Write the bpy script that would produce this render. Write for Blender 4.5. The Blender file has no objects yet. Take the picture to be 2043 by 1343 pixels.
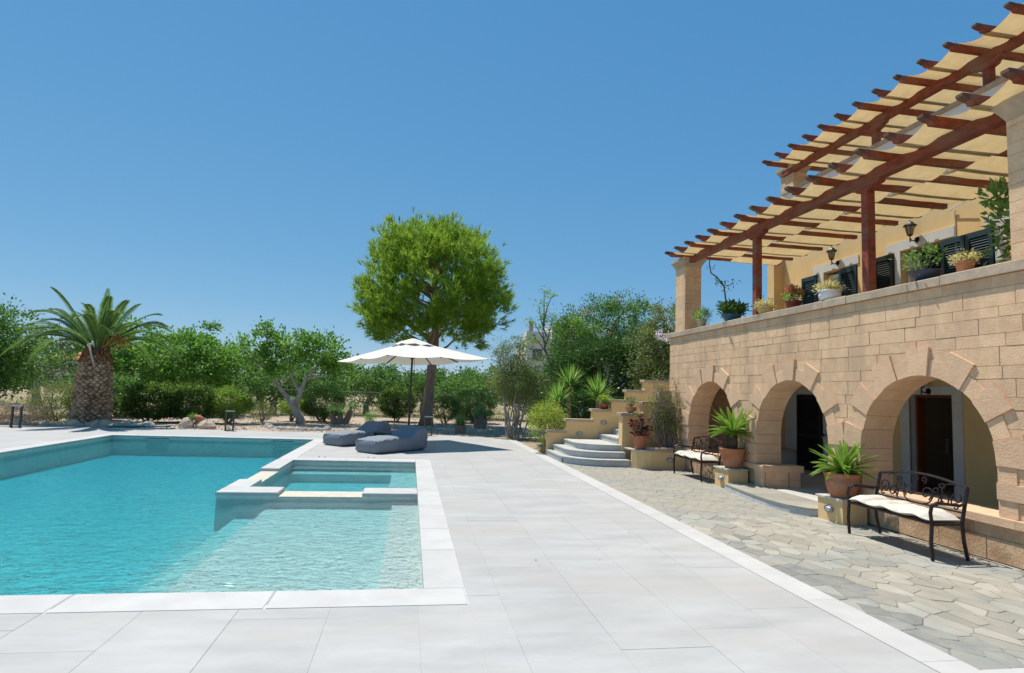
import bpy, math, random
import numpy as np
from mathutils import Vector, Matrix

random.seed(7)
RNG = np.random.default_rng(11)
SC = bpy.context.scene
COL = SC.collection

# ------------------------------------------------------------------ camera
CAM_H = 1.7
yaw, pitch, roll = math.radians(9.3), math.radians(5.24), math.radians(2.1)
fw = Vector((math.sin(yaw) * math.cos(pitch), math.cos(yaw) * math.cos(pitch), math.sin(pitch)))
rt = Vector((math.cos(yaw), -math.sin(yaw), 0))
up = rt.cross(fw)
rt2 = rt * math.cos(roll) + up * math.sin(roll)
up2 = -rt * math.sin(roll) + up * math.cos(roll)
cam = bpy.data.cameras.new("camera")
cam.sensor_width = 36
cam.lens = 36 * 1205 / 2043
cam.clip_start, cam.clip_end = .05, 6000
camo = bpy.data.objects.new("camera", cam)
m = Matrix((rt2, up2, -fw)).transposed().to_4x4()
m.translation = Vector((0, 0, CAM_H))
camo.matrix_world = m
COL.objects.link(camo)
SC.camera = camo

# ------------------------------------------------------------------ sky and sun
SUN_DIR = Vector((.70, -.95, -2.65)).normalized()          # the way the light travels
elev = math.asin(-SUN_DIR.z)
azim = math.atan2(-SUN_DIR.x, -SUN_DIR.y)
world = bpy.data.worlds.new("World")
SC.world = world
world.use_nodes = True
wn = world.node_tree.nodes
sky = wn.new('ShaderNodeTexSky')
sky.sky_type = 'NISHITA'
sky.sun_disc = False
sky.sun_elevation = elev
sky.sun_rotation = azim
sky.altitude = 60
sky.air_density = .8
sky.dust_density = 0
sky.ozone_density = 8.0
# even grade of the whole sky: the photograph's deep blue with a soft, not white, horizon
wsep = wn.new('ShaderNodeSeparateColor')
wcmb = wn.new('ShaderNodeCombineColor')
world.node_tree.links.new(sky.outputs[0], wsep.inputs[0])
SKY_ST = .12
for ch, (pw, raw, want) in enumerate(((.88, .102, .078), (.52, .205, .243), (.34, .468, .485))):
    pm = wn.new('ShaderNodeMath')
    pm.operation = 'POWER'
    pm.inputs[1].default_value = pw
    ml = wn.new('ShaderNodeMath')
    ml.operation = 'MULTIPLY'
    ml.inputs[1].default_value = want / SKY_ST / (raw / SKY_ST) ** pw
    world.node_tree.links.new(wsep.outputs[ch], pm.inputs[0])
    world.node_tree.links.new(pm.outputs[0], ml.inputs[0])
    world.node_tree.links.new(ml.outputs[0], wcmb.inputs[ch])
world.node_tree.links.new(wcmb.outputs[0], wn['Background'].inputs[0])
wn['Background'].inputs[1].default_value = SKY_ST
sun = bpy.data.lights.new("sun", 'SUN')
sun.energy = 4.8
sun.angle = math.radians(.5)
sun.color = (1, .955, .88)
suno = bpy.data.objects.new("sun", sun)
suno.rotation_euler = SUN_DIR.to_track_quat('-Z', 'Y').to_euler()
suno.location = (-20, 25, 60)
COL.objects.link(suno)
vs = SC.view_settings
vs.view_transform = 'Standard'
vs.look = 'None'
vs.exposure = .25
vs.gamma = 1
vs.use_curve_mapping = False
SC.render.engine = 'CYCLES'
SC.cycles.use_denoising = True
SC.cycles.max_bounces = 10
SC.cycles.diffuse_bounces = 4
SC.cycles.transparent_max_bounces = 12
SC.cycles.caustics_reflective = False
SC.cycles.sample_clamp_indirect = 6


# ------------------------------------------------------------------ helpers
def rgb(r, g, b):
    f = lambda v: (v / 255 / 12.92) if v <= 10 else ((v / 255 + .055) / 1.055) ** 2.4
    return (f(r), f(g), f(b), 1)


def L(nt, a, b):
    nt.links.new(a, b)


def mat(name, c1, c2=None, scale=4, detail=6, rough=.75, bump=0, bscale=30, rand=0, metal=0,
        stretch=(1, 1, 1), c3=None, s3=.6, spec=.4, bstretch=None, lo=.35, hi=.65, bdist=.01, sheen=0, tw=0, st3=None):
    """Principled surface: two-colour noise in world space, an optional broad stain colour, bump and per-object tint."""
    mt = bpy.data.materials.new(name)
    mt.use_nodes = True
    nt = mt.node_tree
    p = nt.nodes['Principled BSDF']
    p.inputs['Roughness'].default_value = rough
    p.inputs['Metallic'].default_value = metal
    p.inputs['Specular IOR Level'].default_value = spec
    geo = nt.nodes.new('ShaderNodeNewGeometry')
    col = None

    def noise(sc, det, st, w=.6):
        mp = nt.nodes.new('ShaderNodeMapping')
        mp.inputs['Scale'].default_value = st
        L(nt, geo.outputs['Position'], mp.inputs['Vector'])
        n = nt.nodes.new('ShaderNodeTexNoise')
        n.inputs['Scale'].default_value = sc
        n.inputs['Detail'].default_value = det
        n.inputs['Roughness'].default_value = w
        L(nt, mp.outputs[0], n.inputs['Vector'])
        return n

    def mixc(fac, a, b):
        mx = nt.nodes.new('ShaderNodeMix')
        mx.data_type = 'RGBA'
        for s, v in ((0, fac), (6, a), (7, b)):
            if hasattr(v, 'is_output'):
                L(nt, v, mx.inputs[s])
            else:
                mx.inputs[s].default_value = v
        return mx.outputs[2]

    def ramp(v, a, b):
        r = nt.nodes.new('ShaderNodeMapRange')
        r.inputs[1].default_value, r.inputs[2].default_value = a, b
        L(nt, v, r.inputs[0])
        return r.outputs[0]
    col = c1
    if c2:
        col = mixc(ramp(noise(scale, detail, stretch).outputs['Fac'], lo, hi), c1, c2)
    if c3:
        col = mixc(ramp(noise(s3, 5, st3 or stretch).outputs['Fac'], .47, .72), col, c3)
    if rand:
        oi = nt.nodes.new('ShaderNodeObjectInfo')
        hs = nt.nodes.new('ShaderNodeHueSaturation')
        L(nt, ramp(oi.outputs['Random'], 0, 1), hs.inputs['Value'])
        r = nt.nodes[-1]
        mr = hs.inputs['Value'].links[0].from_node
        mr.inputs[3].default_value, mr.inputs[4].default_value = 1 - rand, 1 + rand
        if hasattr(col, 'is_output'):
            L(nt, col, hs.inputs['Color'])
        else:
            hs.inputs['Color'].default_value = col
        col = hs.outputs[0]
    if hasattr(col, 'is_output'):
        L(nt, col, p.inputs['Base Color'])
    else:
        p.inputs['Base Color'].default_value = col
    if bump:
        b = nt.nodes.new('ShaderNodeBump')
        b.inputs['Strength'].default_value = bump
        b.inputs['Distance'].default_value = bdist
        L(nt, noise(bscale, 7, bstretch or stretch, .7).outputs['Fac'], b.inputs['Height'])
        L(nt, b.outputs[0], p.inputs['Normal'])
    if sheen:
        p.inputs['Sheen Weight'].default_value = sheen
    if tw:                                                    # thin cloth: some light comes through
        t = nt.nodes.new('ShaderNodeBsdfTranslucent')
        if hasattr(col, 'is_output'):
            L(nt, col, t.inputs['Color'])
        else:
            t.inputs['Color'].default_value = col
        ms = nt.nodes.new('ShaderNodeMixShader')
        ms.inputs[0].default_value = tw
        L(nt, p.outputs[0], ms.inputs[1])
        L(nt, t.outputs[0], ms.inputs[2])
        L(nt, ms.outputs[0], nt.nodes['Material Output'].inputs['Surface'])
    return mt


LEAF_GAIN = 2.0


def leafmat(name, c1, c2, c3=None, tw=.35, rough=.5, clump=1.2):
    c1, c2 = [tuple(min(.8, v * LEAF_GAIN) for v in c[:3]) + (1,) for c in (c1, c2)]
    tw = tw + .12
    # foliage: a colour per leaf (island), broad clump variation, some light passing through the blade
    mt = bpy.data.materials.new(name)
    mt.use_nodes = True
    nt = mt.node_tree
    p = nt.nodes['Principled BSDF']
    p.inputs['Roughness'].default_value = rough
    p.inputs['Specular IOR Level'].default_value = .22
    geo = nt.nodes.new('ShaderNodeNewGeometry')
    cr = nt.nodes.new('ShaderNodeValToRGB')
    cr.color_ramp.elements[0].color = c1
    cr.color_ramp.elements[1].color = c2
    if c3:
        e = cr.color_ramp.elements.new(.93)
        e.color = c2
        cr.color_ramp.elements[-1].color = c3
    n = nt.nodes.new('ShaderNodeTexNoise')
    n.inputs['Scale'].default_value = clump
    n.inputs['Detail'].default_value = 3
    L(nt, geo.outputs['Position'], n.inputs['Vector'])
    ad = nt.nodes.new('ShaderNodeMath')
    ad.operation = 'MULTIPLY_ADD'
    L(nt, n.outputs['Fac'], ad.inputs[0])
    ad.inputs[1].default_value = .9
    mu = nt.nodes.new('ShaderNodeMath')
    mu.operation = 'MULTIPLY_ADD'
    L(nt, geo.outputs['Random Per Island'], mu.inputs[0])
    mu.inputs[1].default_value = .75
    mu.inputs[2].default_value = -.32
    L(nt, mu.outputs[0], ad.inputs[2])
    L(nt, ad.outputs[0], cr.inputs[0])
    L(nt, cr.outputs[0], p.inputs['Base Color'])
    t = nt.nodes.new('ShaderNodeBsdfTranslucent')
    L(nt, cr.outputs[0], t.inputs['Color'])
    ms = nt.nodes.new('ShaderNodeMixShader')
    ms.inputs[0].default_value = tw
    L(nt, p.outputs[0], ms.inputs[1])
    L(nt, t.outputs[0], ms.inputs[2])
    L(nt, ms.outputs[0], nt.nodes['Material Output'].inputs['Surface'])
    return mt


def tag(o, label=None, cat=None, group=None, kind=None):
    for k, v in (('label', label), ('category', cat), ('group', group), ('kind', kind)):
        if v:
            o[k] = v
    return o


def link(name, data, parent=None, loc=None, rz=0):
    o = bpy.data.objects.new(name, data)
    COL.objects.link(o)
    if loc is not None:
        o.location = loc
    o.rotation_euler.z = rz
    if parent is not None:
        o.parent = parent
        if parent.get('_inplace'):
            o.matrix_parent_inverse = Matrix.Translation(-parent.location)
    return o


def thing(name, label, cat, loc=(0, 0, 0), rz=0, group=None, inplace=False, kind=None):
    """An Empty at the base of a thing that parents its parts (inplace: parts are written in world coordinates)."""
    o = link(name, None, None, loc, rz)
    o.empty_display_size = .2
    if inplace:
        o['_inplace'] = 1
    return tag(o, label, cat, group, kind)


def copy_tree(o, parent=None):
    c = o.copy()
    COL.objects.link(c)
    if parent is not None:
        c.parent = parent
    for ch in list(o.children):
        copy_tree(ch, c)
    return c


class MB:
    def __init__(s):
        s.v, s.f = [], []

    def add(s, vs_, fs):
        n = len(s.v)
        s.v += [tuple(map(float, p)) for p in vs_]
        s.f += [tuple(i + n for i in f) for f in fs]
        return s

    def box(s, x0, x1, y0, y1, z0, z1):
        return s.add([(x0, y0, z0), (x1, y0, z0), (x1, y1, z0), (x0, y1, z0), (x0, y0, z1), (x1, y0, z1), (x1, y1, z1), (x0, y1, z1)],
                     [(0, 3, 2, 1), (4, 5, 6, 7), (0, 1, 5, 4), (1, 2, 6, 5), (2, 3, 7, 6), (3, 0, 4, 7)])

    def prism(s, poly, axis, a0, a1, ch=0, shrink=None):
        """Extrude a polygon from a0 to a1 along an axis; with ch the a1 end is chamfered."""
        n = len(poly)
        cu, cv = sum(p[0] for p in poly) / n, sum(p[1] for p in poly) / n
        place = {'x': lambda u, v, a: (a, u, v), 'y': lambda u, v, a: (u, a, v), 'z': lambda u, v, a: (u, v, a)}[axis]
        rings = [(poly, a0)]
        if ch:
            sg = 1 if a1 > a0 else -1
            ins = []
            for u, v in poly:
                d = math.hypot(u - cu, v - cv) or 1
                k = max(0, 1 - 1.3 * ch / d)
                ins.append((cu + (u - cu) * k, cv + (v - cv) * k))
            rings += [(poly, a1 - sg * ch), (ins, a1)]
        else:
            rings += [(poly, a1)]
        vs_ = [place(u, v, a) for r, a in rings for u, v in r]
        fs = []
        for k in range(len(rings) - 1):
            for i in range(n):
                j = (i + 1) % n
                fs.append((k * n + i, k * n + j, (k + 1) * n + j, (k + 1) * n + i))
        fs.append(tuple(range(n))[::-1])
        fs.append(tuple(range((len(rings) - 1) * n, len(rings) * n)))
        return s.add(vs_, fs)

    def tube(s, pts, r, n=6, cap=True):
        pts = [Vector(p) for p in pts]
        m_ = len(pts)
        rr = r if isinstance(r, (list, tuple)) else [r] * m_
        vs_, fs = [], []
        ref = None
        for i, p in enumerate(pts):
            t = (pts[min(i + 1, m_ - 1)] - pts[max(i - 1, 0)])
            t = t.normalized() if t.length > 1e-9 else Vector((0, 0, 1))
            if ref is None:
                ref = Vector((1, 0, 0)) if abs(t.x) < .8 else Vector((0, 1, 0))
            a = (ref - t * ref.dot(t))
            a = a.normalized() if a.length > 1e-6 else t.orthogonal().normalized()
            ref = a
            b = t.cross(a)
            for k in range(n):
                th = 2 * math.pi * k / n
                vs_.append(p + (a * math.cos(th) + b * math.sin(th)) * rr[i])
        for i in range(m_ - 1):
            for k in range(n):
                j = (k + 1) % n
                fs.append((i * n + k, i * n + j, (i + 1) * n + j, (i + 1) * n + k))
        if cap:
            fs.append(tuple(range(n))[::-1])
            fs.append(tuple(range((m_ - 1) * n, m_ * n)))
        return s.add(vs_, fs)

    def lathe(s, prof, n=20, c=(0, 0, 0), close=True):
        vs_, fs = [], []
        for r, z in prof:
            for k in range(n):
                th = 2 * math.pi * k / n
                vs_.append((c[0] + r * math.cos(th), c[1] + r * math.sin(th), c[2] + z))
        for i in range(len(prof) - 1):
            for k in range(n):
                j = (k + 1) % n
                fs.append((i * n + k, i * n + j, (i + 1) * n + j, (i + 1) * n + k))
        if close:
            fs.append(tuple(range(n))[::-1])
            fs.append(tuple(range((len(prof) - 1) * n, len(prof) * n)))
        return s.add(vs_, fs)

    def bar(s, a, b, w, h):
        """A square bar from a to b, w wide (horizontally) and h high."""
        a, b = Vector(a), Vector(b)
        t = (b - a).normalized()
        side = t.cross(Vector((0, 0, 1)))
        side = side.normalized() if side.length > 1e-6 else Vector((1, 0, 0))
        upv = side.cross(t)
        vs_ = []
        for p in (a, b):
            for i, j in ((-1, -1), (1, -1), (1, 1), (-1, 1)):
                vs_.append(p + side * (i * w / 2) + upv * (j * h / 2))
        return s.add(vs_, [(0, 1, 2, 3)[::-1], (4, 5, 6, 7), (0, 1, 5, 4), (1, 2, 6, 5), (2, 3, 7, 6), (3, 0, 4, 7)])

    def mesh(s, name, mt=None, smooth=False):
        me = bpy.data.meshes.new(name)
        me.from_pydata(s.v, [], s.f)
        if mt:
            me.materials.append(mt)
        if smooth:
            me.polygons.foreach_set('use_smooth', [True] * len(me.polygons))
        me.update()
        return me

    def build(s, name, mt, parent=None, smooth=False, loc=None, rz=0):
        return link(name, s.mesh(name, mt, smooth), parent, loc, rz)


def np_mesh(name, verts, k, mt, smooth=False):
    """A mesh of separate k-gons from an (n*k, 3) array."""
    verts = np.asarray(verts, dtype=np.float32).reshape(-1, 3)
    nv = len(verts)
    nf = nv // k
    me = bpy.data.meshes.new(name)
    me.vertices.add(nv)
    me.vertices.foreach_set('co', verts.ravel())
    me.loops.add(nv)
    me.loops.foreach_set('vertex_index', np.arange(nv, dtype=np.int32))
    me.polygons.add(nf)
    me.polygons.foreach_set('loop_start', np.arange(0, nv, k, dtype=np.int32))
    me.polygons.foreach_set('loop_total', np.full(nf, k, dtype=np.int32))
    me.materials.append(mt)
    me.update(calc_edges=True)
    me.validate()
    return me


def unit(a):
    return a / (np.linalg.norm(a, axis=-1, keepdims=True) + 1e-9)


def leaf_quads(pos, direc, length, width, normal_jit=.6, upb=.5):
    """Kite-shaped leaves at pos, pointing along direc."""
    n = len(pos)
    d = unit(direc)
    nrm = RNG.normal(size=(n, 3)) * normal_jit + np.array([0, 0, upb])
    side = unit(np.cross(d, nrm))
    ln = length * RNG.uniform(.7, 1.25, (n, 1))
    wd = width * RNG.uniform(.7, 1.2, (n, 1))
    nn = np.cross(side, d)
    a = pos
    b = pos + d * ln * .45 + side * wd * .5 + nn * wd * .12
    c = pos + d * ln
    e = pos + d * ln * .45 - side * wd * .5 + nn * wd * .12
    return np.stack([a, b, c, e], 1).reshape(-1, 3)


def clip_half(poly, a, b, c):
    """Keep the part of a polygon where a*x + b*y <= c."""
    out = []
    n = len(poly)
    for i in range(n):
        p, q = poly[i], poly[(i + 1) % n]
        dp, dq = a * p[0] + b * p[1] - c, a * q[0] + b * q[1] - c
        if dp <= 0:
            out.append(p)
        if (dp < 0 < dq) or (dq < 0 < dp):
            t = dp / (dp - dq)
            out.append((p[0] + (q[0] - p[0]) * t, p[1] + (q[1] - p[1]) * t))
    return out


def inset(poly, d):
    """Shrink a convex polygon by d (edges moved inwards)."""
    n = len(poly)
    ar = sum(poly[i][0] * poly[(i + 1) % n][1] - poly[(i + 1) % n][0] * poly[i][1] for i in range(n))
    if ar < 0:
        poly = poly[::-1]
    res = list(poly)
    for i in range(n):
        p, q = poly[i], poly[(i + 1) % n]
        ex, ey = q[0] - p[0], q[1] - p[1]
        l = math.hypot(ex, ey)
        if l < 1e-6:
            continue
        nx, ny = ey / l, -ex / l
        res = clip_half(res, nx, ny, nx * p[0] + ny * p[1] - d)
        if len(res) < 3:
            return []
    return res


def area(poly):
    n = len(poly)
    return abs(sum(poly[i][0] * poly[(i + 1) % n][1] - poly[(i + 1) % n][0] * poly[i][1] for i in range(n))) / 2


def rock_mesh(name, sx, sy, sz, mt, seed):
    r = random.Random(seed)
    mb = MB()
    n, mrow = 9, 5
    vs_ = []
    ph = [r.uniform(0, 6.3) for _ in range(6)]
    for i in range(mrow + 1):
        t = i / mrow
        el = -.5 + t * (math.pi / 2 + .5)
        for k in range(n):
            th = 2 * math.pi * k / n
            w = 1 + .16 * math.sin(2 * th + ph[0]) + .12 * math.sin(3 * th + ph[1] + el * 2) + r.uniform(-.09, .09)
            vs_.append((math.cos(el) * math.cos(th) * sx * w, math.cos(el) * math.sin(th) * sy * w, math.sin(el) * sz * (1 + r.uniform(-.1, .1))))
    fs = []
    for i in range(mrow):
        for k in range(n):
            j = (k + 1) % n
            fs.append((i * n + k, i * n + j, (i + 1) * n + j, (i + 1) * n + k))
    mb.add(vs_, fs)
    return mb.mesh(name, mt, False)

# ------------------------------------------------------------------ materials of the setting
M = {}
M['soil'] = mat('dry_soil', (.28, .21, .14, 1), (.38, .29, .20, 1), scale=2.2, rough=.95, bump=.6, bscale=40, c3=(.26, .24, .12, 1), s3=.12, bdist=.02, spec=.1)
M['gravel'] = mat('gravel', (.42, .35, .27, 1), (.62, .54, .45, 1), scale=9, rough=.95, rand=.3, spec=.1)
M['grout'] = mat('deck_grout', (.64, .62, .59, 1), (.56, .55, .52, 1), rough=.9)
M['tile'] = mat('limestone_tile', (.372, .365, .346, 1), (.452, .443, .420, 1), scale=2.3, detail=10, rough=.62, bump=.08, bscale=60, rand=.028, stretch=(.45, 1.3, 1), c3=(.405, .380, .345, 1), s3=.8, spec=.25, bdist=.004)
M['coping'] = mat('white_coping_stone', (.53, .515, .485, 1), (.47, .455, .43, 1), scale=2.4, rough=.6, bump=.06, bscale=50, rand=.03, spec=.25, bdist=.004)
M['plaster'] = mat('pool_plaster', (.68, .68, .64, 1), (.58, .59, .55, 1), scale=7, detail=9, rough=.8, bump=.1, bscale=70, spec=.2, bdist=.004)
M['plaster_shelf'] = mat('warmed_pool_plaster', (.76, .69, .64, 1), (.66, .60, .56, 1), scale=7, detail=9, rough=.8, bump=.1, bscale=70, spec=.2, bdist=.004)  # same plaster, its colour warmed to offset the cyan light under shallow water
M['mortar'] = mat('paving_mortar', (.29, .265, .22, 1), (.23, .21, .18, 1), scale=12, rough=.95, bump=.3, bscale=60, spec=.1)
M['slate'] = mat('pale_slate', (.31, .285, .23, 1), (.38, .35, .285, 1), scale=3, detail=9, rough=.75, bump=.35, bscale=22, rand=.16, c3=(.27, .285, .265, 1), s3=.9, spec=.25, bdist=.008)
M['slate_dark'] = mat('dark_weathered_slate', (.21, .215, .20, 1), (.30, .29, .255, 1), scale=5, detail=10, rough=.7, bump=.6, bscale=22, rand=.2, c3=(.30, .285, .24, 1), s3=2, spec=.25, bdist=.01)
M['step_white'] = mat('whitewashed_riser', (.54, .55, .54, 1), (.44, .45, .44, 1), scale=5, rough=.85, bump=.1, bscale=40)
M['slate_cap'] = mat('slate_tread', (.42, .41, .36, 1), (.52, .50, .45, 1), scale=4, rough=.8, bump=.3, bscale=25, rand=.1)

# ------------------------------------------------------------------ ground: one sheet with a hole where the pool is dug
PX0, PX1, PY0, PY1 = -8.65, .21, 5.36, 19.8
g = MB()
B = 3000
hx0, hx1, hy0, hy1 = PX0 - .3, PX1 + .3, PY0 - .3, PY1 + .3
GZ = -.05
g.add([(-B, -200, GZ), (B, -200, GZ), (B, hy0, GZ), (-B, hy0, GZ), (-B, hy1, GZ), (B, hy1, GZ), (B, B, GZ), (-B, B, GZ),
       (hx0, hy0, GZ), (hx1, hy0, GZ), (hx1, hy1, GZ), (hx0, hy1, GZ)],
      [(0, 1, 2, 9, 8, 3), (4, 11, 10, 5, 6, 7), (3, 8, 11, 4), (9, 2, 5, 10)])
tag(g.build('ground', M['soil']), kind='structure')

# the planted bed: a low rise of raked gravel between the deck and the fence
bed = MB()
nx, ny = 60, 16
xs = np.linspace(-24, 9, nx)
ys = np.linspace(22.6, 36, ny)
bv = []
for j, y in enumerate(ys):
    for i, x in enumerate(xs):
        edge = min(1, (y - 22.6) / 1.6) * min(1, (36 - y) / 2) * min(1, (x + 24) / 2) * min(1, (9 - x) / 3)
        bv.append((x, y, -.04 + edge * (.03 + .035 * math.sin(x * 1.3 + y) * math.sin(y * .9 - x * .4))))
bed.add(bv, [(j * nx + i, j * nx + i + 1, (j + 1) * nx + i + 1, (j + 1) * nx + i) for j in range(ny - 1) for i in range(nx - 1)])
tag(bed.build('garden_bed', mat('raked_gravel', (.36, .28, .21, 1), (.50, .41, .32, 1), scale=14, detail=9, rough=.95, bump=.8, bscale=55, c3=(.28, .21, .15, 1), s3=.35, bdist=.02, spec=.1), smooth=True), kind='structure')

# loose stones over the bed
n = 2600
sp = np.column_stack([RNG.uniform(-14, 7, n), 22.95 + RNG.gamma(1.6, 2.2, n), np.zeros(n)])
sp = sp[sp[:, 1] < 34]
vs_, fs = [], []
for i, p in enumerate(sp):
    r = float(RNG.gamma(2, .012)) + .012
    a = RNG.uniform(0, 6.3)
    o = len(vs_)
    for k in range(4):
        th = a + k * 1.57
        vs_.append((p[0] + r * math.cos(th) * RNG.uniform(.8, 1.3), p[1] + r * math.sin(th), -.03))
    vs_.append((p[0] + r * .2, p[1], -.005 + r * .75))
    fs += [(o, o + 1, o + 4), (o + 1, o + 2, o + 4), (o + 2, o + 3, o + 4), (o + 3, o, o + 4)]
tag(MB().add(vs_, fs).build('gravel', M['gravel']), 'loose pale stones scattered over the raked garden bed', 'gravel', kind='stuff')

# fallen leaves and twigs under the trees
n = 2200
lp = np.column_stack([RNG.uniform(-8, 7, n), RNG.uniform(23.2, 34, n), RNG.uniform(0, .02, n)])
lq = leaf_quads(lp, RNG.normal(size=(n, 3)) * [1, 1, .15], .09, .04, .2, 2)
tag(link('leaf_litter', np_mesh('leaf_litter', lq, 4, leafmat('dry_leaf', (.22, .13, .06, 1), (.40, .29, .16, 1)))), 'dry brown leaf litter lying under the pine and shrubs', 'leaf litter', kind='stuff')

# a thin dry meadow beyond the fence
n = 9000
lp = np.column_stack([RNG.uniform(-28, 24, n), RNG.uniform(34.5, 62, n), np.full(n, GZ)])
lq = leaf_quads(lp, np.column_stack([RNG.normal(0, .3, n), RNG.normal(0, .3, n), np.ones(n)]), .22, .05, 1, 0)
tag(link('meadow_grass', np_mesh('meadow_grass', lq, 4, leafmat('dry_grass', (.30, .26, .10, 1), (.22, .26, .08, 1)))), 'thin dry grass growing in the field beyond the fence', 'grass', kind='stuff')

# ------------------------------------------------------------------ pool deck: mortar bed and one object per tile
DECK = [(-16, -2.5), (3.45, -2.5), (3.45, 21.5), (2.35, 22.85), (-16, 22.4)]
deck = MB()
for x0, x1, y0, y1 in ((-16, hx0, -2.5, 22.4), (hx0, hx1, -2.5, hy0), (hx1, 3.45, -2.5, 21.4), (hx0, hx1, hy1, 22.3), (-2.55, hx1, 14.7, hy1)):
    deck.add([(x0, y0, -.004), (x1, y0, -.004), (x1, y1, -.004), (x0, y1, -.004)], [(0, 1, 2, 3)])
decko = tag(deck.build('pool_deck', M['grout']), kind='structure')
holes = [(PX0 - .36, PX1 + .335, PY0 - .39, 14.9), (PX0 - .36, -2.52, 14.0, PY1 + .40)]


def deck_tile(x0, x1, y0, y1):
    rects = [(x0, x1, y0, y1)]
    for a0, a1, b0, b1 in holes:
        nr = []
        for X0, X1, Y0, Y1 in rects:
            if X1 <= a0 or X0 >= a1 or Y1 <= b0 or Y0 >= b1:
                nr.append((X0, X1, Y0, Y1))
                continue
            if X0 < a0:
                nr.append((X0, a0, Y0, Y1))
            if X1 > a1:
                nr.append((a1, X1, Y0, Y1))
            X0c, X1c = max(X0, a0), min(X1, a1)
            if Y0 < b0:
                nr.append((X0c, X1c, Y0, b0))
            if Y1 > b1:
                nr.append((X0c, X1c, b1, Y1))
        rects = nr
    for X0, X1, Y0, Y1 in rects:
        if X1 - X0 < .04 or Y1 - Y0 < .04:
            continue
        poly = [(X0, Y0), (X1, Y0), (X1, Y1), (X0, Y1)]
        poly = clip_half(poly, 1.35, 1.1, 1.35 * 3.45 + 1.1 * 21.5)
        poly = clip_half(poly, -.023, 1, -.023 * 2.35 + 22.85)
        if len(poly) < 3:
            continue
        poly = inset(poly, .0012)
        if len(poly) < 3 or area(poly) < .004:
            continue
        z = random.uniform(-.0012, .0012)
        MB().prism(poly, 'z', -.06, z, .0012).build('tile', M['tile'], decko)


joints = [.15 + .668 * k for k in range(-22, 5)] + [3.45]
for a, b in zip(joints[:-1], joints[1:]):
    if b - a < .02:
        continue
    y = 1.5 + random.uniform(0, 1.2) if a > -7 else 9.5
    while y < 23:
        ln = random.choice((.95, 1.15, 1.4, 1.65))
        if not (a < -2 and b < -9.2 and y > 30):
            deck_tile(a, b, y, y + ln)
        y += ln

# pale border that closes the deck towards the patio
kerb = thing('deck_border', None, None, (3.6, 3, 0), inplace=True, kind='structure')
y = 1.0
while y < 21.4:
    ln = random.choice((.9, 1.2, 1.5))
    y1 = min(y + ln, 21.55)
    poly = inset([(3.452, y), (3.76, y), (3.76, y1), (3.452, y1)], .0012)
    poly = clip_half(poly, 1.35, 1.1, 1.35 * 3.45 + 1.1 * 21.5)
    if len(poly) > 2:
        MB().prism(poly, 'z', -.04, .004, .002).build('border_stone', M['coping'], kerb)
    y = y1
for k in range(4):
    x0 = 3.762 + k * .9
    MB().prism(inset([(x0, 3.22), (x0 + .9, 3.22), (x0 + .9, 3.56), (x0, 3.56)], .0012), 'z', -.04, .004, .002).build('border_stone', M['coping'], kerb)

# ------------------------------------------------------------------ pool and spa
WZ = -.10
pool = thing('pool', None, None, (-4, 12, -1.5), inplace=True, kind='structure')
DZ = -1.55
w = MB()
w.box(PX0 - .3, PX0, PY0 - .3, PY1 + .3, DZ, -.052)
w.box(PX0, PX1 + .3, PY0 - .3, PY0, DZ, -.052)
w.box(PX1, PX1 + .3, PY0, 14.7, DZ, -.052)
w.box(-2.53, PX1, 14.4, 14.7, DZ, -.052)
w.box(-2.87, -2.53, 14.4, PY1, DZ, -.052)
w.box(PX0, -2.53, PY1, PY1 + .3, DZ, -.052)
w.build('pool_wall', M['plaster'], pool)
w = MB()
w.box(-2.87, -2.53, 10.1, 11.45, DZ, -.052)
w.box(-2.87, -2.53, 12.95, 14.4, DZ, -.052)
w.box(-2.87, -2.53, 11.45, 12.95, DZ, -.085)
w.box(-2.53, -1.98, 10.1, 10.62, DZ, -.052)
w.box(-.67, PX1, 10.1, 10.62, DZ, -.052)
w.box(-1.98, -.67, 10.1, 10.62, DZ, -.085)
w.build('spa_wall', M['plaster'], pool)
stone = mat('spillway_stone', (.60, .55, .44, 1), (.50, .46, .38, 1), scale=6, rough=.6, bump=.15)
MB().prism([(-2.868, 11.452), (-2.532, 11.452), (-2.532, 12.948), (-2.868, 12.948)], 'z', -.084, -.062, .004).build('spillway', stone, pool)
MB().prism([(-1.978, 10.102), (-.672, 10.102), (-.672, 10.618), (-1.978, 10.618)], 'z', -.084, -.062, .004).build('spillway', stone, pool)
w = MB().box(PX0, -2.55, PY0, PY1, DZ - .2, -.58)
w.build('pool_floor', M['plaster'], pool)
MB().box(-2.55, -2.12, PY0, 10.1, DZ - .2, -.38).build('pool_step', M['plaster_shelf'], pool)
MB().box(-2.12, -.2, PY0, 10.1, DZ - .2, -.245).build('pool_shelf', M['plaster_shelf'], pool)
MB().box(-.2, PX1, PY0, 10.1, DZ - .2, -.175).build('pool_bench', M['plaster_shelf'], pool)
MB().box(-2.53, PX1, 10.62, 14.4, DZ - .2, -.42).build('spa_floor', M['plaster'], pool)
w = MB().box(-2.53, PX1, 13.9, 14.4, -.42, -.24).box(-.32, PX1, 10.62, 13.9, -.42, -.24)
w.build('spa_seat', M['plaster'], pool)


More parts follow.
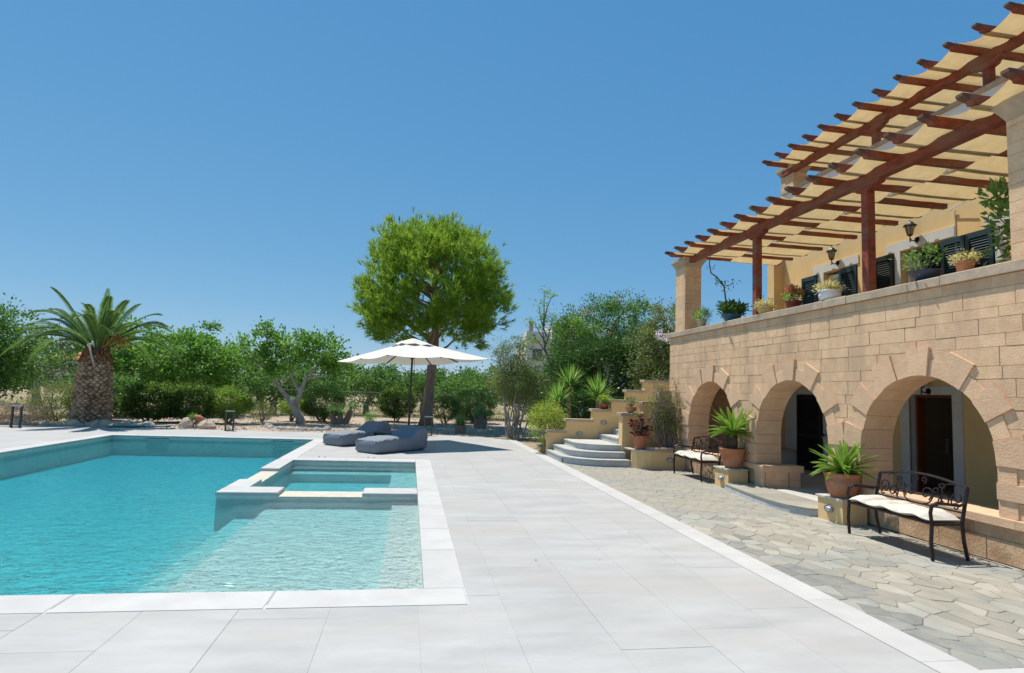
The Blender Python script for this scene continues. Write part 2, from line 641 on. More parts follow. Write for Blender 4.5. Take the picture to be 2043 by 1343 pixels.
def coping_run(x0, x1, y0, y1, along, pieces=None, z1=.002, z0=-.05):
    a, b = (x0, x1) if along == 'x' else (y0, y1)
    while a < b - .01:
        ln = random.choice((1.0, 1.25, 1.5)) if pieces is None else pieces
        e = min(a + ln, b)
        if b - e < .35:
            e = b
        poly = [(a, y0), (e, y0), (e, y1), (a, y1)] if along == 'x' else [(x0, a), (x1, a), (x1, e), (x0, e)]
        MB().prism(inset(poly, .0012), 'z', z0, z1, .009).build('coping_stone', M['coping'], pool)
        a = e


ov = .015                                                   # the coping noses over the water a little
coping_run(PX0 - .36, PX1 + .335, PY0 - .39, PY0 + ov, 'x')
coping_run(PX1 - ov, PX1 + .335, PY0 + ov, 14.9, 'y')
coping_run(PX0 - .36, PX0 + ov, PY0 + ov, PY1 - ov, 'y')
coping_run(PX0 - .36, -2.52, PY1 - ov, PY1 + .40, 'x')
coping_run(-2.885, -2.52, 14.9, PY1 - ov, 'y')
coping_run(-2.885, PX1 - ov, 14.385, 14.9, 'x')
coping_run(-2.885, -2.515, 12.95, 14.385, 'y', 3)
coping_run(-2.885, -2.515, 10.635, 11.45, 'y', 3)
coping_run(-2.885, -1.97, 10.085, 10.635, 'x', 3)
coping_run(-.68, PX1 - ov, 10.085, 10.635, 'x', 3)
white = mat('white_plastic', (.75, .78, .78, 1), rough=.4)
dark = mat('dark_recess', (.02, .025, .03, 1), rough=.6)
for x in (-7.75, -4.15):
    sk = MB()
    for a, b, c, d in ((0, .72, -.062, -.052), (0, .72, -.098, -.088), (0, .05, -.098, -.052), (.67, .72, -.098, -.052)):
        sk.box(x + a, x + b, PY1 - .012, PY1 + .01, c, d)
    sk.box(x + .05, x + .67, PY1 - .004, PY1 + .01, -.064, -.062)
    so = sk.build('skimmer', white, pool)
    MB().box(x + .05, x + .67, PY1 - .006, PY1 + .01, -.088, -.064).build('skimmer_mouth', dark, so)
for x, y in ((-2.05, 15.0), (-1.92, 15.0), (-.92, 15.02), (-.78, 15.02)):
    MB().lathe([(.016, 0), (.016, .02), (.010, .026)], 10, (x, y, .0)).build('spa_button', mat('steel', (.5, .5, .5, 1), rough=.3, metal=1), pool)

# water: a rippled surface over a body that swallows red light
wm = bpy.data.materials.new('pool_water')
wm.use_nodes = True
nt = wm.node_tree
nt.nodes.remove(nt.nodes['Principled BSDF'])
geo = nt.nodes.new('ShaderNodeNewGeometry')
hs = []
for sc, st, wt in ((4.5, (1, 1.5, 1), 1.0), (13, (1.2, 1, 1), .55), (1.5, (1, 1, 1), .8)):
    mp = nt.nodes.new('ShaderNodeMapping')
    mp.inputs['Scale'].default_value = st
    mp.inputs['Rotation'].default_value = (0, 0, .5)
    L(nt, geo.outputs['Position'], mp.inputs['Vector'])
    nz = nt.nodes.new('ShaderNodeTexNoise')
    nz.inputs['Scale'].default_value = sc
    nz.inputs['Detail'].default_value = 3
    nz.inputs['Distortion'].default_value = .8
    L(nt, mp.outputs[0], nz.inputs['Vector'])
    mu = nt.nodes.new('ShaderNodeMath')
    mu.operation = 'MULTIPLY'
    mu.inputs[1].default_value = wt
    L(nt, nz.outputs['Fac'], mu.inputs[0])
    hs.append(mu.outputs[0])
s1 = nt.nodes.new('ShaderNodeMath')
L(nt, hs[0], s1.inputs[0])
L(nt, hs[1], s1.inputs[1])
s2 = nt.nodes.new('ShaderNodeMath')
L(nt, s1.outputs[0], s2.inputs[0])
L(nt, hs[2], s2.inputs[1])
bp = nt.nodes.new('ShaderNodeBump')
bp.inputs['Strength'].default_value = 1
bp.inputs['Distance'].default_value = .06
L(nt, s2.outputs[0], bp.inputs['Height'])
tr = nt.nodes.new('ShaderNodeBsdfTransparent')
tr.inputs['Color'].default_value = (.97, 1, 1, 1)
rf = nt.nodes.new('ShaderNodeBsdfRefraction')
rf.inputs['IOR'].default_value = 1.2
rf.inputs['Roughness'].default_value = 0
L(nt, bp.outputs[0], rf.inputs['Normal'])
gl = nt.nodes.new('ShaderNodeBsdfGlossy')
gl.inputs['Roughness'].default_value = .03
L(nt, bp.outputs[0], gl.inputs['Normal'])
mx = nt.nodes.new('ShaderNodeMixShader')
mx.inputs[0].default_value = .22
L(nt, tr.outputs[0], mx.inputs[1])
L(nt, rf.outputs[0], mx.inputs[2])
fr = nt.nodes.new('ShaderNodeFresnel')
fr.inputs['IOR'].default_value = 1.33
L(nt, bp.outputs[0], fr.inputs['Normal'])
m2 = nt.nodes.new('ShaderNodeMixShader')
L(nt, fr.outputs[0], m2.inputs[0])
L(nt, mx.outputs[0], m2.inputs[1])
L(nt, gl.outputs[0], m2.inputs[2])
va = nt.nodes.new('ShaderNodeVolumeAbsorption')
va.inputs['Color'].default_value = (.015, .83, .90, 1)
va.inputs['Density'].default_value = 1.15
L(nt, m2.outputs[0], nt.nodes['Material Output'].inputs['Surface'])
L(nt, va.outputs[0], nt.nodes['Material Output'].inputs['Volume'])
wb = MB().box(PX0 - .15, PX1 + .15, PY0 - .15, PY1 + .15, -1.7, WZ)
tag(wb.build('water', wm), kind='structure')

# ------------------------------------------------------------------ patio of crazy paving
patio = MB()
patio.add([(3.762, 3.56, -.014), (6.62, 3.56, -.014), (6.62, 17, -.014), (3.762, 17, -.014)], [(0, 1, 2, 3)])
pato = tag(patio.build('patio', M['mortar']), kind='structure')
sites = []
X0, X1, Y0, Y1 = 3.77, 6.60, 3.57, 16.9
tries = 0
while tries < 9000:
    tries += 1
    p = (random.uniform(X0, X1), random.uniform(Y0, Y1))
    mind = .15 if random.random() < .35 else .23
    if all(((p[0] - q[0]) * 1.25) ** 2 + ((p[1] - q[1]) * .8) ** 2 > mind ** 2 for q in sites):
        sites.append(p)
cells = []
for i, p in enumerate(sites):
    poly = [(X0, Y0), (X1, Y0), (X1, Y1), (X0, Y1)]
    near = sorted((q for q in sites if q is not p), key=lambda q: ((p[0] - q[0]) * 1.25) ** 2 + ((p[1] - q[1]) * .8) ** 2)[:22]
    for q in near:
        a, b = (q[0] - p[0]) * 1.5625, (q[1] - p[1]) * .64
        c = (1.5625 * (q[0] ** 2 - p[0] ** 2) + .64 * (q[1] ** 2 - p[1] ** 2)) / 2
        poly = clip_half(poly, a, b, c)
        if len(poly) < 3:
            break
    poly = inset(poly, random.choice((.002, .003, .004, .007))) if len(poly) > 2 else []
    if len(poly) > 2:                                       # knock the corners off, stones are never that sharp
        q_ = []
        for u, v in zip(poly, poly[1:] + poly[:1]):
            f = random.uniform(.05, .15)
            q_ += [(u[0] + (v[0] - u[0]) * f, u[1] + (v[1] - u[1]) * f), (v[0] + (u[0] - v[0]) * f, v[1] + (u[1] - v[1]) * f)]
        poly = q_
    if len(poly) > 2 and area(poly) > .004:
        cells.append((p[1], poly))
cells.sort(key=lambda c: c[0])
rest = MB()
for k, (yy, poly) in enumerate(cells):
    z = random.uniform(-.011, -.007)
    if k < 295:
        cx_, cy_ = sum(p[0] for p in poly) / len(poly), sum(p[1] for p in poly) / len(poly)
        worn = (cx_ < 4.25 and 3.4 < cy_ < 7.2 and random.random() < .5) or (cx_ > 6.25 and cy_ < 5.9 and random.random() < .75)
        MB().prism(poly, 'z', -.03, z, .003).build('paving_stone', M['slate_dark' if worn else 'slate'], pato)
    else:
        rest.prism(poly, 'z', -.03, z, .004)
tag(rest.build('paving_stones', M['slate'], pato), kind='stuff')

# flagstone path that leaves the deck under the shrubs
path = thing('path', None, None, (3, 24, 0), inplace=True, kind='structure')
rr = random.Random(3)
for k in range(26):
    t = k / 25
    cx, cy = 2.9 + 2.6 * t + rr.uniform(-.35, .35), 22.95 + 2.6 * t * t + rr.uniform(-.1, .9)
    r = rr.uniform(.2, .34)
    poly = [(cx + r * rr.uniform(.8, 1.2) * math.cos(a), cy + r * rr.uniform(.6, .9) * math.sin(a)) for a in [i * 6.283 / 6 + rr.uniform(-.2, .2) for i in range(6)]]
    MB().prism(poly, 'z', -.03, .012 + rr.uniform(0, .01), .006).build('flagstone', M['slate'], path)

# ------------------------------------------------------------------ villa
FX, WX = 6.59, 9.45
M['block'] = mat('tan_stone_block', (.65, .435, .262, 1), (.76, .525, .33, 1), scale=7, detail=9, rough=.9, bump=.8, bscale=34, rand=.07, c3=(.54, .37, .24, 1), s3=1.5, st3=(1, 1.6, .35), bstretch=(1, .8, 1.5), spec=.15, bdist=.012)
M['voussoir'] = mat('pinkish_arch_stone', (.64, .42, .265, 1), (.72, .49, .31, 1), scale=6, detail=9, rough=.9, bump=.8, bscale=28, rand=.06, bstretch=(1, .8, 1.5), spec=.15, bdist=.010)
M['block_base'] = mat('stained_base_block', (.52, .34, .20, 1), (.64, .45, .29, 1), scale=9, detail=10, rough=.92, bump=1, bscale=30, rand=.08, c3=(.38, .22, .12, 1), s3=2.6, spec=.15, bdist=.016)
M['joint'] = mat('wall_joint', (.34, .24, .165, 1), rough=.95)
M['capstone'] = mat('weathered_capstone', (.52, .40, .28, 1), (.40, .32, .24, 1), scale=8, detail=10, rough=.92, bump=.7, bscale=35, rand=.06, c3=(.34, .275, .205, 1), s3=1.6, spec=.15, bdist=.012)
M['ochre'] = mat('ochre_render', (.76, .55, .27, 1), (.72, .51, .25, 1), scale=3, rough=.9, bump=.15, bscale=90, bdist=.004, spec=.15)
M['cream'] = mat('cream_render', (.74, .52, .26, 1), (.68, .475, .235, 1), scale=3, rough=.9, bump=.15, bscale=90, bdist=.004, spec=.15)
M['trim'] = mat('pale_grey_trim', (.62, .62, .61, 1), (.56, .56, .55, 1), scale=4, rough=.85, bump=.08, bscale=80)
M['white'] = mat('white_paint', (.74, .74, .72, 1), (.68, .68, .66, 1), scale=3, rough=.7)
M['shutter'] = mat('blue_green_shutter', (.015, .045, .065, 1), (.02, .055, .075, 1), scale=6, rough=.45)
M['iron'] = mat('black_iron', (.012, .012, .013, 1), rough=.45, metal=.4)
M['glass'] = mat('window_glass', (.05, .06, .07, 1), rough=.05, spec=1)
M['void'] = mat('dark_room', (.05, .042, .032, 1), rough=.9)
M['doorwood'] = mat('red_brown_frame', (.20, .055, .02, 1), (.14, .04, .015, 1), scale=10, stretch=(1, 1, .15), rough=.5)
M['timber'] = mat('red_stained_timber', (.30, .062, .026, 1), (.15, .034, .016, 1), scale=11, detail=9, stretch=(.7, .5, 1.4), rough=.62, bump=.25, bscale=40, c3=(.19, .115, .08, 1), s3=2.6, rand=.2, bdist=.004)
M['timber_end'] = mat('weathered_timber_end', (.15, .075, .045, 1), (.09, .05, .035, 1), scale=12, rough=.8, bump=.3, bscale=40)
M['sail'] = mat('beige_shade_cloth', (.63, .475, .245, 1), (.54, .40, .20, 1), scale=5, detail=8, rough=.9, bump=.12, bscale=160, tw=.42, bdist=.003, rand=.03, spec=.1)
M['seam'] = mat('shade_cloth_seam', (.36, .31, .21, 1), rough=.9, tw=.1)

villa = thing('villa', 'two-storey stone and ochre villa with three arches and balcony', 'building', (FX, 10, 0), inplace=True)
ARCH = [(6.97, 1.045), (9.74, 1.02), (12.60, 1.03)]         # centre along the wall, radius
SP = 1.065                                                  # springing height
Yn, Yf = 3.9, 14.78                                         # near and far end of the stone front
DOOR = (8.72, 10.76)                                        # the arch that is a door


def arch_edge(z, c, r):
    """Half width of an arch opening at height z (0 above the crown)."""
    if z <= SP:
        return r
    d = r * r - (z - SP) ** 2
    return math.sqrt(d) if d > 0 else 0


courses = [.0, .26, .405, .51, .69, .92, 1.12, 1.35, 1.49, 1.70, 1.84, 2.05, 2.20, 2.42, 2.57, 2.76, 2.885, 3.10, 3.24]
rb = random.Random(21)
for ci in range(len(courses) - 1):
    z0, z1 = courses[ci], courses[ci + 1]
    if abs(z0 - .405) < .01:
        continue                                            # the sill band
    segs = []
    y = Yn - rb.uniform(0, .5)
    while y < Yf:
        ln = rb.uniform(.46, .68)
        segs.append((max(y, Yn), min(y + ln, Yf)))
        if Yf - (y + ln) < .2:
            segs[-1] = (segs[-1][0], Yf)
            break
        y += ln
    for a, b in segs:
        parts = [[(a, a), (b, b)]]                          # (y at z0, y at z1) for both ends
        if z1 <= .405:
            cuts = [(DOOR[0], DOOR[0], 10.52, 10.52)]
        else:
            cuts = []
            for c, r in ARCH:
                R = r + .09
                w0, w1 = arch_edge(z0, c, R), arch_edge(z1, c, R)
                if z1 <= SP + .1:
                    w0 = w1 = r + .1
                if w0 > 0:
                    cuts.append((c - w0, c - w1, c + w0, c + w1))
        for l0, l1, r0, r1 in cuts:
            new = []
            for (s0, s1), (e0, e1) in parts:
                if e0 <= min(l0, l1) or s0 >= max(r0, r1):
                    new.append([(s0, s1), (e0, e1)])
                    continue
                if s0 < l0 or s1 < l1:
                    new.append([(min(s0, l0), min(s1, l1)), (min(e0, l0), min(e1, l1))])
                if e0 > r0 or e1 > r1:
                    new.append([(max(s0, r0), max(s1, r1)), (max(e0, r0), max(e1, r1))])
            parts = new
        for (s0, s1), (e0, e1) in parts:
            poly = [(s0, z0), (e0, z0), (e1, z1), (s1, z1)]
            if e1 - s1 < .012:
                poly = poly[:3]
            if e0 - s0 < .012:
                poly = [(s0, z0), (e1, z1), (s1, z1)] if e1 - s1 > .03 else []
            if len(poly) < 3 or area(poly) < .003:
                continue
            poly = inset(poly, .0019)
            if len(poly) < 3:
                continue
            MB().prism(poly, 'x', FX + .06, FX + rb.uniform(-.003, .003), .004).build('stone_block', M['block_base' if z1 < .41 else 'block'], villa)

# the wall behind the blocks, cut out at the arches, with its back face
wall = MB()
for X in (FX + .012, FX + .49):
    ys = sorted(set([Yn, Yf, 10.5] + [c + r * math.cos(math.pi * k / 24) for c, r in ARCH for k in range(25)]))
    for a, b in zip(ys[:-1], ys[1:]):
        mid = (a + b) / 2
        bot = [0, 0]
        for c, r in ARCH:
            if abs(mid - c) < r:
                bot = [SP + math.sqrt(max(0, r * r - (t - c) ** 2)) for t in (a, b)]
        wall.add([(X, a, bot[0]), (X, b, bot[1]), (X, b, 3.24), (X, a, 3.24)], [(0, 1, 2, 3)])
        if max(bot) > 0 and not (abs(mid - ARCH[1][0]) < ARCH[1][1] and mid < 10.52):
            wall.add([(X, a, 0), (X, b, 0), (X, b, .41), (X, a, .41)], [(0, 1, 2, 3)])
wall.box(FX + .012, FX + .49, Yf - .01, Yf, 0, 3.24)
wall.build('wall_core', M['joint'], villa)

# voussoirs and jamb stones, each running through the depth of the arch
for ai, (c, r) in enumerate(ARCH):
    ang = 0
    seq = [15.4 if k % 2 == 0 else 12.03 for k in range(13)]
    sc_ = 180 / sum(seq)
    for k, da in enumerate(seq):
        da *= sc_
        a0, a1 = math.radians(ang + .14), math.radians(ang + da - .14)
        long_ = k % 2 == 0
        ro = r + (.37 if long_ else .215)
        if k == 6:
            ro = r + .36
        steps = 4
        poly = [(c + r * math.cos(a0 + (a1 - a0) * i / steps), SP + r * math.sin(a0 + (a1 - a0) * i / steps)) for i in range(steps + 1)]
        if k == 6:
            poly += [(c + .5 * (1 if 0 else 1) * 0 + ro * math.cos(a1), SP + ro), (c + ro * math.cos(a0), SP + ro)]
            poly = poly[:-2] + [(c + ro * math.cos(a1), SP + ro * 1.0), (c + ro * math.cos(a0), SP + ro * 1.0)]
        else:
            poly += [(c + ro * math.cos(a1), SP + ro * math.sin(a1)), (c + ro * math.cos(a0), SP + ro * math.sin(a0))]
        front = FX - (.030 if long_ else .012) - (.008 if k == 6 else 0)
        nm = 'keystone' if k == 6 else 'voussoir'
        mb = MB()
        n_ = len(poly)
        mb.add([(front, u, v) for u, v in poly] + [(FX + .5, u, v) for u, v in poly],
               [tuple(range(n_))] + [(i, (i + 1) % n_, n_ + (i + 1) % n_, n_ + i) for i in range(n_)] + [tuple(range(n_, 2 * n_))[::-1]])
        mb.build(nm, M['voussoir'], villa)
        ang += da
    zs = [.51, .70, .885, SP]
    for side in (-1, 1):
        for q in range(3):
            w_ = .22 if q == 2 or q == 0 else .36
            y0, y1 = (c + r, c + r + w_) if side > 0 else (c - r - w_, c - r)
            MB().box(FX - (.034 if q == 1 else .014), FX + .5, y0, y1, zs[q] + .002, zs[q + 1] - .002).build('jamb_stone', M['voussoir'], villa)
    if ai == 1:
        y0, y1 = c - r - .22, c - r
        for z0, z1 in ((.11, .26), (.264, .508)):
            MB().box(FX - .02, FX + .5, y0, y1, z0, z1).build('jamb_stone', M['voussoir'], villa)

# sill band and the low wall that turns into the doorway
y = Yn
while y < 8.5:
    e = min(y + rb.uniform(.8, 1.2), 8.5)
    if 8.5 - e < .3:
        e = 8.5
    MB().prism([(FX - .05, y + .002), (FX + .52, y + .002), (FX + .52, e - .002), (FX - .05, e - .002)], 'z', .41, .508, .008).build('sill_stone', M['voussoir'], villa)
    y = e
y = 10.765
while y < Yf:
    e = min(y + rb.uniform(.8, 1.2), Yf)
    MB().prism([(FX - .05, y + .002), (FX + .52, y + .002), (FX + .52, e - .002), (FX - .05, e - .002)], 'z', .41, .508, .008).build('sill_stone', M['voussoir'], villa)
    y = e
MB().prism([(FX - .07, 10.47), (FX + .78, 10.47), (FX + .78, 10.76), (FX - .07, 10.76)], 'z', .385, .508, .01).build('sill_stone', M['voussoir'], villa)
for z0, z1, sp_ in ((-.03, .235, (.4,)), (.238, .383, (.25, .55))):
    xs_ = [FX - .04] + [FX - .04 + s for s in sp_] + [FX + .74]
    for a, b in zip(xs_[:-1], xs_[1:]):
        MB().prism([(a + .002, 10.52), (b - .002, 10.52), (b - .002, 10.78), (a + .002, 10.78)], 'z', z0, z1, .003).build('stone_block', M['voussoir'], villa)

# parapet coping
y = Yn
while y < 14.93:
    e = y + rb.uniform(.75, 1.35)
    if 14.93 - e < .3:
        e = 14.93
    zt = 3.363 + rb.uniform(-.006, .006)
    MB().prism([(FX - .055 + rb.uniform(-.006, .004), y + .003), (FX + .36, y + .003), (FX + .36, e - .003), (FX - .055 + rb.uniform(-.006, .004), e - .003)], 'z', 3.243, zt, .012).build('coping_stone', M['capstone'], villa)
    y = e
MB().box(FX + .1, FX + .3, Yn, Yf, 2.5, 3.243).box(FX + .49, WX, Yf - .26, Yf, 0, 2.38).build('parapet_wall', M['joint'], villa)

# veranda floor, ceiling and the balcony slab
MB().box(FX + .5, WX + .3, Yn, Yf - .01, -.04, .1).box(FX + .035, FX + .499, DOOR[0], 10.515, -.04, .098).build('veranda_floor', M['slate_cap'], villa)
MB().box(FX + .02, WX, Yn, Yf, 2.38, 2.55).build('balcony_slab', M['white'], villa)
# stone end wall of the veranda, seen through the far arch
for i, (z0, z1) in enumerate(zip(courses[3:-6], courses[4:-5])):
    xx = FX + .5
    while xx < WX:
        e = min(xx + .5 + .1 * (i % 2), WX)
        MB().prism([(xx + .003, z0 + .003), (e - .003, z0 + .003), (e - .003, z1 - .003), (xx + .003, z1 - .003)], 'y', Yf - .26, Yf - .275, .004).build('stone_block', M['voussoir'], villa)
        xx = e


def cut_wall(name, X, thick, y0, y1, z0, z1, openings, mt):
    """A wall in the plane X with rectangular openings (y0, y1, z0, z1)."""
    ys = sorted(set([y0, y1] + [v for o in openings for v in o[:2] if y0 < v < y1]))
    mb = MB()
    for a, b in zip(ys[:-1], ys[1:]):
        mid = (a + b) / 2
        ops = sorted([(o[2], o[3]) for o in openings if o[0] < mid < o[1]])
        z = z0
        for o0, o1 in ops:
            if o0 > z:
                mb.box(X, X + thick, a, b, z, o0)
            z = o1
        if z < z1:
            mb.box(X, X + thick, a, b, z, z1)
    return mb.build(name, mt, villa)


# ground floor: ochre wall, a doorway with grey surround and a dark green shutter door
gd = (9.30, 10.24, .1, 1.93)
gs = (12.7, 13.62, .1, 1.9)
cut_wall('veranda_wall', WX, .3, Yn, Yf, .1, 2.38, [gd, gs], M['ochre'])
for o in (gd, gs):
    rm = MB()
    X0r, X1r = WX + .3, WX + 3.2
    ya, yb = o[0] - .7, o[1] + .7
    rm.add([(X0r, ya, .1), (X1r, ya, .1), (X1r, yb, .1), (X0r, yb, .1), (X0r, ya, 2.4), (X1r, ya, 2.4), (X1r, yb, 2.4), (X0r, yb, 2.4)],
           [(0, 1, 2, 3), (4, 7, 6, 5), (0, 4, 5, 1), (1, 5, 6, 2), (2, 6, 7, 3)])
    rm.build('room', mat('room_plaster', (.52, .42, .30, 1), rough=.9), villa)
t = MB()
t.box(WX - .02, WX + .02, gd[0] - .2, gd[0], .1, gd[3] + .16).box(WX - .02, WX + .02, gd[1], gd[1] + .2, .1, gd[3] + .16).box(WX - .02, WX + .02, gd[0], gd[1], gd[3], gd[3] + .16)
t.box(WX + .022, WX + .26, gd[1] - .004, gd[1] + .1, .1, gd[3])
t.build('door_surround', M['trim'], villa)
t = MB()
t.box(WX + .12, WX + .28, gd[0], gd[0] + .05, .1, gd[3]).box(WX + .12, WX + .28, gd[1] - .055, gd[1] - .005, .1, gd[3]).box(WX + .12, WX + .28, gd[0] + .05, gd[1] - .055, gd[3] - .05, gd[3])
t.build('door_frame', M['doorwood'], villa)
sw = MB()
for q in range(4):
    sw.box(WX + 1.2, WX + 1.22, 10.62, 10.68, .80 + q * .075, .86 + q * .075)
sw.build('light_switches', M['white'], villa)


def shutter(y0, y1, z0, z1, X, mt, parent, slope=1):
    """A louvred leaf in the plane X: frame, mid rail and slats."""
    w_ = .07
    f = MB()
    f.box(X - .04, X, y0, y0 + w_, z0, z1).box(X - .04, X, y1 - w_, y1, z0, z1)
    zr = z0 + (z1 - z0) * .42
    for a, b in ((z0, z0 + .12), (z1 - .1, z1), (zr, zr + .1)):
        f.box(X - .04, X, y0 + w_, y1 - w_, a, b)
    lf = f.build('shutter', mt, parent)
    s = MB()
    for lo, hi in ((z0 + .12, zr), (zr + .1, z1 - .1)):
        k = int((hi - lo) / .045)
        for i in range(k):
            z = lo + (hi - lo) * (i + .5) / k
            s.add([(X - .034, y0 + w_, z - .018), (X - .034, y1 - w_, z - .018), (X - .006, y1 - w_, z + .018), (X - .006, y0 + w_, z + .018),
                   (X - .028, y0 + w_, z - .020), (X - .028, y1 - w_, z - .020), (X, y1 - w_, z + .016), (X, y0 + w_, z + .016)],
                  [(0, 1, 2, 3), (4, 7, 6, 5), (0, 4, 5, 1), (3, 2, 6, 7)])
    tag(s.build('louvre_slats', mt, lf), kind='stuff')
    MB().box(X - .003, X - .001, y0 + w_, y1 - w_, z0 + .1, z1 - .1).build('backing', M['iron'], lf)
    return lf


t = MB()
t.box(WX - .02, WX + .02, gs[0] - .18, gs[0], .1, gs[3] + .14).box(WX - .02, WX + .02, gs[1], gs[1] + .5, .1, gs[3] + .14).box(WX - .02, WX + .02, gs[0], gs[1], gs[3], gs[3] + .14)
t.build('door_surround', M['trim'], villa)
M['shutter_dark'] = mat('dark_green_shutter', (.008, .016, .014, 1), rough=.5)
shutter(gs[0] + .02, gs[1] - .02, .12, gs[3] - .02, WX - .03, M['shutter_dark'], villa)
MB().box(WX - .06, WX - .03, gs[0] - .06, gs[0] - .02, .95, 1.0).tube([(WX - .08, gs[0] - .2, .98), (WX - .08, gs[0] + .02, .98)], .012).build('door_bolt', M['iron'], villa)
MB().box(WX - .45, WX - .025, 13.66, Yf - .28, .1, .48).build('built_in_bench', M['trim'], villa)
MB().box(WX - .48, WX - .024, 13.64, Yf - .28, .482, .54).build('bench_top', M['voussoir'], villa)

# upper storey: ochre wall with two shuttered doors, grey trim above them
uA = (11.55, 12.62, 2.56, 4.74)
uB = (8.40, 10.36, 2.56, 4.74)
cut_wall('upper_wall', WX, .3, Yn, 14.19, 2.55, 5.95, [uA, uB], M['ochre'])
MB().box(WX - .01, WX + 6, 14.19, 14.5, 2.55, 5.95).box(WX - .28, WX - .011, 14.195, 14.49, 2.55, 5.55).build('corner_wall', M['cream'], villa)
for o in (uA, uB):
    rm = MB()
    X0r, X1r = WX + .3, WX + 3.0
    ya, yb = o[0] - .3, o[1] + .3
    rm.add([(X0r, ya, 2.55), (X1r, ya, 2.55), (X1r, yb, 2.55), (X0r, yb, 2.55), (X0r, ya, 4.95), (X1r, ya, 4.95), (X1r, yb, 4.95), (X0r, yb, 4.95)],
           [(0, 1, 2, 3), (4, 7, 6, 5), (0, 4, 5, 1), (1, 5, 6, 2), (2, 6, 7, 3)])
    rm.build('room', M['void'], villa)
t = MB()
for y0, y1, o in ((11.5, 13.01, uA), (9.15, 10.73, uB), (7.2, 8.58, uB)):
    t.box(WX - .022, WX + .02, y0, y1, 4.76, 4.95)
t.box(WX - .022, WX + .02, 12.625, 12.81, 2.55, 4.758).box(WX - .022, WX + .02, 10.365, 10.505, 2.55, 4.758).box(WX - .022, WX + .02, 8.2, 8.395, 2.55, 4.758)
t.build('window_trim', M['trim'], villa)
shutter(12.82, 13.37, 2.6, 4.74, WX - .03, M['shutter'], villa)
shutter(11.57, 12.12, 2.6, 4.72, WX + .02, M['shutter'], villa)
shutter(10.51, 11.02, 2.6, 4.74, WX - .03, M['shutter_dark'], villa)
shutter(8.94, 9.42, 2.6, 4.73, WX + .0, M['shutter'], villa)
shutter(8.42, 8.92, 2.6, 4.73, WX + .0, M['shutter'], villa)
t = MB()
t.box(WX + .1, WX + .16, 12.13, 12.2, 2.6, 4.68).box(WX + .1, WX + .16, 12.52, 12.6, 2.6, 4.68).box(WX + .1, WX + .16, 12.2, 12.52, 4.6, 4.68)
t.box(WX + .12, WX + .17, 10.05, 10.13, 2.6, 4.66).box(WX + .12, WX + .17, 10.27, 10.34, 2.6, 4.66)
fr_ = t.build('window_frame', M['white'], villa)
MB().box(WX + .125, WX + .13, 12.2, 12.52, 2.6, 4.6).build('window_pane', mat('net_curtain_glass', (.42, .44, .46, 1), (.30, .32, .35, 1), scale=5, stretch=(1, 3, .3), rough=.15), fr_)
MB().tube([(WX - .012, 9.13, 2.6), (WX - .012, 9.13, 5.15), (WX - .03, 9.10, 5.22), (WX - .05, 9.2, 5.24), (WX - .1, 8.8, 5.3)], .009).build('cable', M['trim'], villa)

# roof terrace edge above the lower pergola: white parapet, a row of clay tiles below it
MB().box(WX - .06, WX + .3, Yn, 14.5, 5.953, 6.05).build('eave_slab', M['white'], villa)
MB().box(WX + .18, WX + .4, Yn, 14.45, 6.05, 7.22).build('terrace_parapet', M['white'], villa)
MB().prism([(WX + .12, Yn), (WX + .46, Yn), (WX + .46, 14.5), (WX + .12, 14.5)], 'z', 7.222, 7.30, .01).build('parapet_cap', M['capstone'], villa)
tm = mat('clay_roof_tile', (.50, .22, .12, 1), (.60, .34, .22, 1), scale=8, rough=.85, rand=.15, bump=.3)
y = 6.0
one = MB()
nseg = 7
vt = []
for xx, zz in ((0, .0), (.36, .22)):
    for k in range(nseg):
        th = math.pi * k / (nseg - 1)
        vt.append((xx, math.cos(th) * .09, zz + math.sin(th) * .07))
one.add(vt, [(k, k + 1, nseg + k + 1, nseg + k) for k in range(nseg - 1)] + [tuple(range(nseg))])
tile_me = one.mesh('roof_tile', tm, True)
while y < 14.4:
    link('roof_tile', tile_me, villa, (WX - .18, y, 6.06))
    y += .195

# low curved landing in front of the doorway
land = []
for a, b in ((6.62, 10.98), (6.02, 10.92), (5.93, 10.3), (5.86, 9.7), (5.84, 9.2), (5.9, 8.75), (6.05, 8.46), (6.2, 8.4), (6.62, 8.4)):
    land.append((a, b))
lo = thing('doorstep', 'low curved stone doorstep in front of the middle arch', 'step', (6.3, 9.6, 0), inplace=True)
MB().prism(land, 'z', -.03, .088).build('riser', M['step_white'], lo)
cxl, cyl = 6.4, 9.6
mbl = [(cxl + (a - cxl) * 1.015 - .008, b) for a, b in land]
parts = [mbl]
for (a, b, c) in ((0, 1, 9.1), (0, 1, 9.75), (0, 1, 10.4), (1, .2, 6.22 + 1.9)):
    nxt = []
    for p in parts:
        q1, q2 = clip_half(p, a, b, c), clip_half(p, -a, -b, -c)
        nxt += [q for q in (q1, q2) if len(q) > 2 and area(q) > .01]
    parts = nxt
for p in parts:
    q = inset(p, .003)
    if len(q) > 2:
        MB().prism(q, 'z', .088, .113, .004).build('flagstone', M['slate'], lo)


